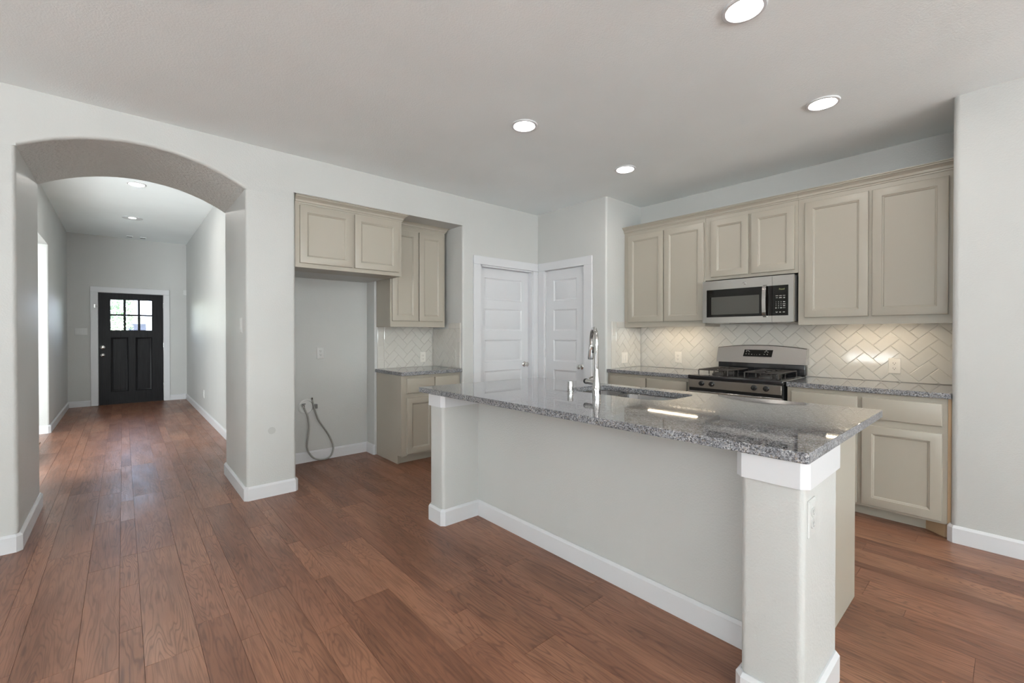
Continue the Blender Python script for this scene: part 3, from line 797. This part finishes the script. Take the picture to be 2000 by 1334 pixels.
def tile(mb, pl, fn):
    pl = [p for i, p in enumerate(pl) if math.dist(p, pl[i-1]) > .007]
    if len(pl) < 3: return
    a = inset(pl, .0007)
    if not a: return
    b = inset(pl, .0025); c_ = inset(pl, .0045); n = len(a)
    if not c_ or not b:
        mb.add([fn(p.x, p.y, .0035) for p in a], [tuple(range(n))]); return
    vs = [fn(p.x, p.y, .001) for p in a] + [fn(p.x, p.y, .0032) for p in a] + [fn(p.x, p.y, .0044) for p in b] + [fn(p.x, p.y, .0050) for p in c_]
    fs = []
    for L_ in range(3):
        for i in range(n): j = (i+1) % n; fs.append((L_*n+i, L_*n+j, (L_+1)*n+j, (L_+1)*n+i))
    fs.append(tuple(range(3*n, 4*n))); mb.add(vs, fs)
def rect_tiles(mb, s0, s1, t0, t1, h, fn, off=0):
    t_ = t0+off-h
    while t_ < t1:
        a, b = max(t_, t0), min(t_+h, t1)
        if b-a > .004: tile(mb, [(s0, a), (s1, a), (s1, b), (s0, b)], fn)
        t_ += h
ZT = .9135
# range wall: s = -y, faces -x
mb = MB(); fk = lambda s, t_, h: (XK-.006-h, -s, t_)
herring(mb, -2.826, -.2525, ZT, 1.3765, -.683, 1.139, fk)
mb.box(XK-.0062, XK-.0005, .2525, 2.826, ZT, 1.3765, mat=1); mb.box(XK-.0062, XK-.0005, 1.17, 1.93, 1.375, 1.46, mat=1)
herring(mb, -1.93, -1.17, 1.3775, 1.46, -.683, 1.139, fk)
o = mb.build('tile_backsplash', [M_TILE, M_GROUT], angle=8); tag(o, 'cream herringbone tile backsplash along the wall behind the range', 'backsplash')
mb = MB(); fp = lambda s, t_, h: (s, YP-.0062-h, t_)
herring(mb, 4.032, XK-.014, ZT, 1.354, 4.10, 1.03, fp)
rect_tiles(mb, 3.955, 4.031, ZT, 1.4175, .1535, fp, .045); rect_tiles(mb, 4.032, 4.19, 1.3545, 1.4175, .07, fp, .07)
mb.box(3.955, XK-.0075, YP-.0062, YP-.0005, ZT, 1.354, mat=1); mb.box(3.955, 4.19, YP-.0062, YP-.0005, 1.354, 1.4175, mat=1)
o = mb.build('tile_backsplash', [M_TILE, M_GROUT], angle=8); tag(o, 'short cream tile backsplash on the pantry side of the counter, with switch', 'backsplash')
mb = MB(); fa = lambda s, t_, h: (s, 4.456-.0062-h, t_)
herring(mb, 2.126, 2.729, ZT, 1.3765, 2.40, 1.055, fa); rect_tiles(mb, 2.049, 2.125, ZT, 1.3765, .1535, fa, .09)
mb.box(2.049, 2.739, 4.456-.0062, 4.4555, ZT, 1.3765, mat=1)
o = mb.build('tile_backsplash', [M_TILE, M_GROUT], angle=8); tag(o, 'cream herringbone tile on the back of the niche above the small counter', 'backsplash')
mb = MB(); fb = lambda s, t_, h: (2.74-.0062-h, -s, t_)
herring(mb, -4.444, -3.972, ZT, 1.342, -4.1, 1.0, fb); rect_tiles(mb, -3.971, -3.895, ZT, 1.342, .1535, fb, .12)
s_ = -4.12
while s_ < -3.9:
    tile(mb, [(s_, 1.3425), (min(s_+.1535, -3.895), 1.3425), (min(s_+.1535, -3.895), 1.403), (s_, 1.403)], fb); s_ += .1535
mb.box(2.74-.0062, 2.7395, 3.895, 4.4445, ZT, 1.342, mat=1); mb.box(2.74-.0062, 2.7395, 3.895, 4.118, 1.342, 1.403, mat=1)
o = mb.build('tile_backsplash', [M_TILE, M_GROUT], angle=8); tag(o, 'cream tile on the right cheek of the niche above the small counter', 'backsplash')

# ------------------------------------------------------------------ outlets and switches (local: plate in xz, facing -y)
def plate(name, label, cat, loc, rz, w=.074, h=.120, m=M_PLATE, group=None):
    o = thing(name, label, cat, loc, rz, group)
    mb = MB(); mb.rings(-w/2, w/2, -h/2, h/2, [(0, 0), (0, -.002), (.004, -.0055), (.006, -.006)]); mb.build('cover_plate', m, o, angle=20)
    return o
M_SLOTP = simple('pale_slot', (.30, .30, .295), .6, bump=(80, .02, .001))
def outlet(label, loc, rz, m=M_PLATE, slot=None):
    o = plate('wall_outlet', label, 'outlet', loc, rz, m=m)
    for dz in (-.0195, .0195):
        pl = rounded([(-.0170, -.0143), (.0170, -.0143), (.0170, .0143), (-.0170, .0143)], {0: .011, 1: .011, 2: .011, 3: .011}, 5)
        mb = MB(); n = len(pl); mb.add([(x, -.006, z+dz) for x, z in pl] + [(x, -.0085, z+dz) for x, z in pl],
            [(i, (i+1) % n, n+(i+1) % n, n+i) for i in range(n)] + [tuple(range(n, 2*n))])
        r = mb.build('receptacle', m, o, angle=30)
        mb = MB(); mb.box(-.0085, -.0060, -.0092, -.0083, dz-.001, dz+.008); mb.box(.0060, .0085, -.0092, -.0083, dz-.001, dz+.007)
        mb.lathe([(.0028, -.0092), (.0028, -.0083)], (0, 0, dz-.0075), 'y', 10); mb.build('socket_slots', slot or M_SLOT, r, smooth=False)
    MB().lathe([(.003, -.0075), (.003, -.0058)], (0, 0, 0), 'y', 10).build('plate_screw', m, o)
    return o
def switch(label, loc, rz, gangs=1, m=M_PLATE, pitch=.046):
    o = plate('light_switch', label, 'light switch', loc, rz, .074+pitch*(gangs-1), .120, m)
    for g in range(gangs):
        x = (g-(gangs-1)/2)*pitch
        mb = MB(); mb.rings(x-.0165, x+.0165, -.0335, .0335, [(0, -.0058), (.001, -.0075), (.002, -.0075)]); r = mb.build('switch_frame', m, o, angle=20)
        mb = MB(); mb.add([(x-.0145, -.0075, -.031), (x+.0145, -.0075, -.031), (x+.0145, -.0115, -.031), (x-.0145, -.0115, -.031), (x-.0145, -.0075, .031), (x+.0145, -.0075, .031), (x+.0145, -.008, .031), (x-.0145, -.008, .031)],
            [(0, 1, 2, 3), (3, 2, 6, 7), (0, 3, 7, 4), (1, 5, 6, 2), (4, 7, 6, 5)]); mb.build('rocker', m, r, smooth=False)
    return o
outlet('almond outlet in the herringbone tile right of the range', (XK-.0115, .605, 1.036), ROT, M_PLATEB)
outlet('almond outlet in the herringbone tile left of the range', (XK-.0115, 2.368, 1.033), ROT, M_PLATEB)
switch('almond double rocker switch in the tile beside the pantry corner', (4.187, YP-.0117, 1.022), 0, 2, M_PLATEB)
outlet('pale outlet in the tile above the small niche counter', (2.596, 4.456-.0117, 1.018), 0, M_PLATEB)
outlet('white outlet on the bare wall of the refrigerator space', (1.525, 4.6448, 1.090), 0)
outlet('white outlet on the near island column', (1.694, .4318, .686), 0, M_WALL, M_SLOTP)
switch('white rocker switch on the arch jamb facing the hallway opening', (JR-.0003, 4.023, 1.353), ROT)
switch('white three-gang switch on the hall end wall left of the front door', (-.551, YD-.0003, 1.325), 0, 3)
outlet('white outlet low on the right wall of the hallway', (XHR-.0003, 8.30, .345), ROT)
wb = tag(MB().box(-.028, .028, -.024, 0, -.05, .05, .004).build('motion_sensor', M_PLATE), 'small white sensor box on the hall end wall, right of the front door trim', 'sensor'); wb.location = (.927, YD-.0003, 2.098)
ds = thing('door_stop', 'small white spring door stop on the baseboard corner at the hall end', 'door stop', (XHR-.0165, 10.55, .06), 0)
MB().tube([(0, 0, 0), (-.05, 0, 0)], .006, 8).build('stop_spring', M_TRIM, ds); MB().tube([(-.05, 0, 0), (-.062, 0, 0)], .009, 8).build('stop_tip', M_PLATE, ds)
sm_ = tag(MB().lathe([(.028, 0), (.028, -.0012), (.012, -.0016)], (0, 0, 0), 'y', 24).build('cover_disc', M_PATCH), 'round grey patch low on the wall pier between arch and niche', 'wall patch'); sm_.location = (.89, YA-.0003, .518)

# water box with hose in the fridge space
wbx = thing('water_supply_box', 'round white water box with grey hose on the wall of the refrigerator space', 'water valve', (1.385, 4.6446, .555))
MB().lathe([(.078, 0), (.078, -.004), (.070, -.010), (.064, -.011), (.060, -.003), (.020, -.002)], (0, 0, 0), 'y', 36).build('round_cover', M_BOXPL, wbx)
vv = MB().tube([(-.035, -.004, .015), (-.035, -.035, .015)], .012, 12).build('shutoff_valve', M_CHROME, wbx)
MB().box(-.055, -.018, -.048, -.036, .030, .040, .003).build('valve_handle', M_GREYPL, vv); MB().tube([(-.035, -.028, .018), (-.028, -.032, -.012)], .008, 10).build('valve_nut', M_CHROME, vv)
hp = [(1.357, .543), (1.361, .525), (1.372, .50), (1.383, .472), (1.394, .41), (1.397, .348), (1.392, .29), (1.386, .243), (1.379, .195), (1.379, .155), (1.396, .100), (1.44, .043), (1.50, .0125), (1.568, .0115), (1.615, .040), (1.637, .108), (1.623, .174), (1.584, .259), (1.531, .345), (1.486, .421), (1.462, .49), (1.449, .534), (1.436, .59), (1.428, .628)]
def smooth_path(P, sub=4):
    out = []; n = len(P)
    for i in range(n-1):
        p0, p1, p2, p3 = (Vector(P[max(i-1, 0)]), Vector(P[i]), Vector(P[i+1]), Vector(P[min(i+2, n-1)]))
        for k in range(sub):
            t_ = k/sub; out.append(.5*((2*p1) + (p2-p0)*t_ + (2*p0-5*p1+4*p2-p3)*t_**2 + (3*p1-p0-3*p2+p3)*t_**3))
    out.append(Vector(P[-1])); return out
hp3 = [(x-1.385, -.045, z-.555) for x, z in hp]; hp3[0] = (hp3[0][0], -.034, hp3[0][2])
MB().tube(smooth_path(hp3), .0085, 10).build('braided_hose', M_HOSE, wbx)
MB().tube([(.0424, -.045, .075), (.0384, -.045, .092)], [.0095, .0095], 6).build('hose_nut', M_CHROME, wbx)
MB().box(.062, .098, -.040, -.001, -.022, .020, .002).build('hose_clip', M_GREYPL, wbx)

# ------------------------------------------------------------------ recessed lights
def downlight(label, x, y, z, lit=True, r=.092):
    o = thing('recessed_light', label, 'ceiling light', (x, y, z), 0, 'recessed ceiling lights')
    mb = MB(); prof = [(r, 0), (r, -.004), (r-.004, -.008), (r-.016, -.009), (r-.020, -.006), (r-.024, -.001)]
    mb.lathe(prof, n=40, cap=False); mb.build('trim_ring', M_TRIM, o, angle=30)
    MB().lathe([(r-.0235, -.0022), (.001, -.0026)], n=40, cap=False).build('lens', M_LENS if lit == 1 else M_LENSH, o)
    return o
downlight('lit recessed light nearest the camera, over the near end of the island', 2.111, .801, C)
downlight('lit recessed light in front of the wall cabinet right of the microwave', 3.345, .799, C)
downlight('lit recessed light over the far end of the island', 2.128, 2.254, C)
downlight('lit recessed light in front of the tall cabinet near the pantry', 3.361, 2.261, C)
downlight('lit recessed light in the hallway ceiling just past the arch', .133, 6.78, CH, 2)
o = thing('recessed_light', 'dim recessed light further down the hallway ceiling with small bright lamp', 'ceiling light', (.12, 8.80, CH), 0, 'recessed ceiling lights')
mb = MB(); mb.lathe([(.125, 0), (.125, -.006), (.115, -.010), (.09, -.010), (.07, -.004), (.045, -.001)], n=40, cap=False); mb.build('trim_ring', M_TRIM, o, angle=30)
MB().lathe([(.045, -.0015), (.001, -.0018)], n=24, cap=False).build('lens', M_LENS2, o)
for k, (x, lab) in enumerate([(.103, 'left small grey alarm vent at the far end of the hallway ceiling'), (.289, 'right small grey alarm vent at the far end of the hallway ceiling')]):
    o = thing('ceiling_vent', lab, 'vent', (x, 10.47, CH), 0, 'small hallway ceiling vents')
    MB().box(-.045, .045, -.05, .05, -.012, 0, .004).build('vent_frame', M_CEIL, o)
    mb = MB()
    for s_ in range(5): mb.box(-.036, .036, -.042+s_*.018, -.032+s_*.018, -.0135, -.011)
    mb.build('vent_slats', M_GREYPL, o)

# under-cabinet light strips
def strip(label, y0, y1, z, power):
    o = thing('under_cabinet_light', label, 'light strip', (4.30, (y0+y1)/2, z), ROT)
    h = (y1-y0)/2
    MB().box(-h, h, -.028, .028, -.008, 0, .003).build('light_housing', M_PLATE, o)
    MB().box(-h+.01, h-.01, -.020, .020, -.0105, -.0078, .001).build('light_lens', M_LED, o)
    return o
strip('warm light strip under the tall wall cabinet left of the microwave', 2.05, 2.60, 1.3745, 5)
strip('warm light strip under the large wall cabinet right of the microwave', .45, 1.00, 1.3765, 5)

# ------------------------------------------------------------------ microwave (local x from its left end, y into wall, front at y=0)
mw = thing('microwave_oven', 'stainless over-the-range microwave hung under the short cabinet', 'microwave', (4.12, 1.921, 1.386), ROT)
W_, H_ = .745, .386
MB().box(.012, W_-.004, .03, .385, .004, H_-.001, .002).build('microwave_body', M_GREYPL, mw)
DS = 1.921-1.333
def frame_face(mb, x0, x1, z0, z1, hx0, hx1, hz0, hz1, y, back, mat=0):
    for a, b, c, d in ((x0, x1, z0, hz0), (x0, x1, hz1, z1), (x0, hx0, hz0, hz1), (hx1, x1, hz0, hz1)):
        if b-a > 1e-5: mb.quad((a, y, c), (b, y, c), (b, y, d), (a, y, d), mat)
    for a, b, c, d in (((x0, z0), (x1, z0), 0, 0), ((x1, z0), (x1, z1), 0, 0), ((x1, z1), (x0, z1), 0, 0), ((x0, z1), (x0, z0), 0, 0)):
        mb.quad((a[0], y, a[1]), (b[0], y, b[1]), (b[0], back, b[1]), (a[0], back, a[1]), mat)
    for a, b in (((hx0, hz0), (hx1, hz0)), ((hx1, hz0), (hx1, hz1)), ((hx1, hz1), (hx0, hz1)), ((hx0, hz1), (hx0, hz0))):
        mb.quad((a[0], y, a[1]), (b[0], y, b[1]), (b[0], y+.003, b[1]), (a[0], y+.003, a[1]), mat)
gx0, gz0, gz1 = 1.921-1.884, 1.438-1.386, 1.690-1.386
mb = MB(); frame_face(mb, 0, DS-.001, 0, H_, gx0, DS-.001, gz0, gz1, 0, .03)
dr = mb.build('microwave_door', M_STEEL, mw, smooth=False)
MB().quad((gx0, .003, gz0), (DS-.001, .003, gz0), (DS-.001, .003, gz1), (gx0, .003, gz1)).build('door_glass', M_GLASSBLK, dr, smooth=False)
MB().box(1.921-1.841, 1.921-1.434, .0012, .0028, 1.461-1.386, 1.622-1.386).build('door_window', M_MWIN, dr, smooth=False)
hx = 1.921-1.386
hp = [(hx, .002, gz0-.012), (hx, -.018, gz0+.0)] + [(hx, -.030-.010*math.sin(PI*k/10), gz0+.008+(gz1-gz0-.016)*k/10) for k in range(11)] + [(hx, -.018, gz1), (hx, .002, gz1+.012)]
mb = MB()
vs = []; fs = []
for (x, y, z) in hp: vs += [(x-.014, y, z), (x+.014, y, z), (x+.014, y+.010, z), (x-.014, y+.010, z)]
for i in range(len(hp)-1):
    for k in range(4): k2 = (k+1) % 4; fs.append((i*4+k, i*4+k2, i*4+4+k2, i*4+4+k))
mb.add(vs, fs); mb.build('door_handle', M_STEEL, dr, angle=50)
em = MB().lathe([(.0125, 0), (.0125, -.003), (.0105, -.0035), (.0100, -.0022), (.001, -.0022)], (1.921-1.552, 0, 1.730-1.386), 'y', 28).build('round_emblem', M_CHROME, dr)
mb = MB()
for k, (a0, cx, cz) in enumerate(((.5, -.0035, .001), (2.6, .0035, -.001))):
    mb.tube([(1.921-1.552+cx+.0038*math.cos(a0+i*.55), -.0028, 1.730-1.386+cz+.0048*math.sin(a0+i*.55)) for i in range(10)], .0008, 6)
mb.build('emblem_script', M_GREYPL, em)
mb = MB(); frame_face(mb, DS+.001, W_, 0, H_, DS+.001, 1.921-1.213, gz0, gz1, 0, .03); cp = mb.build('control_panel', M_STEEL, mw, smooth=False)
MB().quad((DS+.001, .003, gz0), (1.921-1.213, .003, gz0), (1.921-1.213, .003, gz1), (DS+.001, .003, gz1)).build('panel_glass', M_GLASSBLK, cp, smooth=False)
def text(name, body, size, loc, mat, parent):
    cu = bpy.data.curves.new(name, 'FONT'); cu.body = body; cu.size = size; cu.align_x = 'CENTER'; cu.align_y = 'CENTER'; cu.extrude = .0002
    tmp = bpy.data.objects.new('tmp', cu); COL.objects.link(tmp); bpy.context.view_layer.update()
    me = bpy.data.meshes.new_from_object(tmp.evaluated_get(bpy.context.evaluated_depsgraph_get())); me.name = name
    bpy.data.objects.remove(tmp); bpy.data.curves.remove(cu)
    me.materials.clear(); me.materials.append(mat)
    o = bpy.data.objects.new(name, me); COL.objects.link(o); o.parent = parent; o.location = loc; o.rotation_euler = (PI/2, 0, 0)
    return o
text('display_text', 'Food', .020, (1.921-1.262, .0022, 1.657-1.386), M_LCD, cp)
for r_, row in enumerate(('123', '456', '789', ' 0 ')):
    for c_, chx in enumerate(row):
        if chx != ' ': text('keypad_digit', chx, .012, (1.921-(1.304-.0187*c_), .0022, 1.551-.0165*r_-1.386), M_PRINT, cp)
for xx, zz, w, h in [(1.298, 1.603, .019, .003), (1.271, 1.603, .019, .003), (1.245, 1.603, .017, .003), (1.298, 1.587, .015, .003), (1.271, 1.589, .017, .003), (1.271, 1.584, .022, .002),
                     (1.244, 1.588, .012, .003), (1.244, 1.583, .012, .003), (1.245, 1.551, .014, .005), (1.245, 1.534, .020, .003), (1.245, 1.520, .017, .003), (1.245, 1.516, .012, .002), (1.245, 1.501, .019, .002),
                     (1.304, 1.501, .011, .005), (1.267, 1.501, .011, .005), (1.299, 1.468, .018, .003), (1.299, 1.463, .008, .003), (1.273, 1.466, .012, .006), (1.246, 1.466, .015, .005)]:
    MB().box(1.921-xx-w/2, 1.921-xx+w/2, .0018, .0028, zz-h/2-1.386, zz+h/2-1.386).build('button_legend', M_PRINT, cp, smooth=False)
MB().box(.04, W_-.02, .03, .36, -.006, .003, .002).build('vent_grille', M_STEEL, mw)
MB().box(.22, .56, .05, .22, -.0085, -.0055, .001).build('grease_filter', M_BLACK, mw)

# ------------------------------------------------------------------ gas range
rg = thing('gas_range', 'stainless and black gas range between the granite counters', 'range', (3.83, 1.919, 0), ROT)
W_ = .757
MB().box(.004, W_-.004, .03, .66, .01, .882, .002).build('range_body', M_BLACK, rg)
mb = MB(); mb.box(.001, W_-.001, 0, .60, .886, .921, .007, 3); mb.box(.03, W_-.03, .05, .56, .921, .9225); mb.build('cooktop', M_BLACK, rg)
pn = MB().box(.006, W_-.012, .004, .03, .810, .884, .002).build('knob_panel', M_STEEL, rg)
for y in (1.796, 1.708, 1.370, 1.281):
    x = 1.919-y
    kb = MB().lathe([(.0225, .003), (.0225, -.004), (.018, -.007), (.0165, -.022), (.014, -.026), (.004, -.027)], (x, .004, .851), 'y', 26).build('burner_knob', M_KNOB, rg)
    MB().box(x-.0035, x+.0035, -.031, -.020, .835, .867, .0015).build('knob_grip', M_KNOB, kb)
mb = MB(); mb.box(.008, W_-.008, .012, .03, .786, .809, .001); mb.build('vent_gap', M_BLACK, rg)
od = MB().box(.006, W_-.006, -.008, .029, .20, .785, .004).build('oven_door', M_STEEL, rg)
MB().box(.13, W_-.13, -.0095, -.007, .33, .62, .0005).build('oven_window', M_GLASSBLK, od)
mb = MB()
for k in range(5): mb.box(.12+k*.115, .20+k*.115, -.004, .012, .7845, .7862)
mb.build('vent_slots', M_SLOT, od, smooth=False)
hd = MB().tube([(.06, -.045, .735), (W_-.06, -.045, .735)], .011, 14).build('oven_handle', M_STEEL, od)
for x in (.09, W_-.09): MB().tube([(x, -.006, .735), (x, -.045, .735)], .008, 10).build('handle_post', M_STEEL, hd)
MB().box(.006, W_-.006, -.006, .029, .03, .192, .004).build('storage_drawer', M_STEEL, rg)
# back guard
bgx0, bgx1 = .004, W_-.004
MB().box(.010, W_-.010, .600, .665, .9215, 1.020, .010, 3).build('guard_base', M_BLACK, rg)
mb = MB(); N = 24; rows = []
for k in range(N+1):
    u = k/N; x = bgx0+(bgx1-bgx0)*u; zt = 1.156 + .027*(1-(2*u-1)**2)
    rows.append([(x, .575, 1.016), (x, .612, zt-.006), (x, .618, zt), (x, .672, zt-.001), (x, .672, 1.016)])
fs = []
for i in range(N):
    for j in range(5): j2 = (j+1) % 5; fs.append((i*5+j, (i+1)*5+j, (i+1)*5+j2, i*5+j2))
fs += [(0, 1, 2, 3, 4), tuple(N*5+j for j in range(5))[::-1]]
mb.add([p for r_ in rows for p in r_], fs); gd = mb.build('back_guard', M_STEEL, rg, angle=30, fix=True)
def gp(x, z, out): # point on the slanted guard face
    k = (z-1.016)/(1.165-1.016); return (x, .575+.037*k - out, z)
a0, a1, b0, b1 = 1.919-1.665, 1.919-1.676, 1.919-1.424, 1.919-1.432
def trap(ins, out): return [gp(a1+ins, 1.075+ins*.8, out), gp(b1-ins, 1.075+ins*.8, out), gp(b0-ins, 1.138-ins*.8, out), gp(a0+ins, 1.138-ins*.8, out)]
mb = MB(); A_, B_ = trap(-.004, .0015), trap(-.004, -.001); mb.add(A_+B_, [(0, 1, 2, 3), (0, 1, 5, 4), (1, 2, 6, 5), (2, 3, 7, 6), (3, 0, 4, 7)]); dsf = mb.build('display_bezel', M_CHROME, gd, smooth=False)
mb = MB(); mb.add(trap(.0, .0025), [(0, 1, 2, 3)]); mb.build('display_panel', M_GLASSBLK, dsf, smooth=False)
for xx, zz, w in [(.274, 1.129, .012), (.289, 1.129, .010), (.272, 1.119, .009), (.296, 1.119, .009), (.270, 1.098, .008), (.294, 1.098, .010), (.319, 1.095, .008), (.342, 1.093, .003), (.361, 1.093, .003), (.387, 1.095, .008), (.425, 1.098, .009), (.450, 1.098, .009), (.430, 1.119, .010), (.453, 1.119, .009), (.440, 1.129, .014)]:
    z0, z1 = zz-.002, zz+.002
    MB().quad(gp(xx-w/2, z0, .0032), gp(xx+w/2, z0, .0032), gp(xx+w/2, z1, .0032), gp(xx-w/2, z1, .0032)).build('panel_legend', M_PRINT, dsf, smooth=False)
# burners and grates
for bx in (.185, .572):
    for by in (.19, .43):
        bo = MB().lathe([(.050, .9226), (.048, .930), (.042, .932), (.042, .9345)], (bx, by, 0), 'z', 28).build('burner_base', M_IRON, rg)
        MB().lathe([(.040, .9345), (.041, .941), (.036, .944), (.002, .9445)], (bx, by, 0), 'z', 28).build('burner_cap', M_IRON, bo)
for gx in (.060, .447):
    mb = MB(); zt = .966; x0, x1 = gx, gx+.250; r = .0056
    for x in (x0, x1): mb.tube([(x, .085, .924), (x, .085, zt-.008), (x, .093, zt), (x, .527, zt), (x, .535, zt-.008), (x, .535, .924)], r, 8)
    for y in (.095, .31, .525): mb.tube([(x0, y, zt), (x1, y, zt)], r, 8)
    xm = (x0+x1)/2
    for by in (.19, .43):
        for ang in range(4):
            a = ang*PI/2 + PI/4*0
            d = Vector((math.cos(a), math.sin(a)))
            lim = .125 if ang % 2 == 0 else .10
            mb.tube([(xm+d.x*.022, by+d.y*.022, zt-.001), (xm+d.x*.03, by+d.y*.03, zt+.003), (xm+d.x*lim, by+d.y*lim, zt)], r, 8)
    for y in (.14, .24, .38, .48):
        mb.tube([(x0, y, zt), (x0+.06, y, zt), (x0+.068, y, zt-.008), (x0+.068, y, .926)], r*.9, 8); mb.tube([(x1, y, zt), (x1-.06, y, zt), (x1-.068, y, zt-.008), (x1-.068, y, .926)], r*.9, 8)
    mb.build('burner_grate', M_IRON, rg)

# ------------------------------------------------------------------ hall step and outside
st = thing('stair_step', 'low wooden step edge in the left opening of the hallway', 'step', (-1.3, 6.6, 0))
MB().box(-.5, .60, -.5, .43, .001, .075).build('riser_block', M_TRIM, st); MB().box(-.5, .612, -.5, .442, .0755, .094, .005, 2).build('stair_tread', M_STEP, st)

gr = MB().box(-30, 30, 10.95, 60, -.4, -.15).build('ground_outside', M_LAWN, smooth=False); struct(gr, 'ground outside the front door')
hs = thing('neighbor_house', 'pale house across the street seen through the front door panes', 'house', (4.0, 26.5, -.15))
MB().box(-3.85, 5, 0, 5, 0, 2.25).build('house_wall', M_HOUSE, hs)
MB().extr([(0, -.5, 2.2), (0, 5.5, 2.2), (0, 2.5, 3.7)], (-4.6, 0, 0), (5.5, 0, 0)).build('house_roof', M_HOUSE, hs)
MB().box(-3.8, -3.18, -.03, .02, 1.55, 1.9).build('house_window', M_HWIN, hs); MB().box(-2.7, -2.6, -.03, .02, 1.5, 1.9).build('house_window', M_HWIN, hs)
def tree(label, loc, h, r, n, seed):
    tr_ = thing('leafy_tree', label, 'tree', loc); rn = random.Random(seed)
    MB().tube([(0, 0, 0), (.05, 0, h*.4), (0, .05, h*.8)], [.16, .12, .05], 10).build('trunk', M_BARK, tr_)
    mb = MB()
    for i in range(n):
        while True:
            p = Vector((rn.uniform(-1, 1), rn.uniform(-1, 1), rn.uniform(-1, 1)))
            if p.length < 1: break
        p = Vector((p.x*r, p.y*r, h*.55+p.z*h*.5)); u = Vector((rn.uniform(-1, 1), rn.uniform(-1, 1), rn.uniform(-1, 1))).normalized()*.055
        w = u.cross(Vector((rn.uniform(-1, 1), rn.uniform(-1, 1), .3))).normalized()*.03
        mb.add([p-u, p+w, p+u, p-w], [(0, 1, 2, 3)])
    mb.build('foliage', M_LEAF, tr_, smooth=False)
tree('leafy green tree outside the front door, left in its glass panes', (-1.0, 19.5, -.15), 4.2, 1.35, 8000, 3)
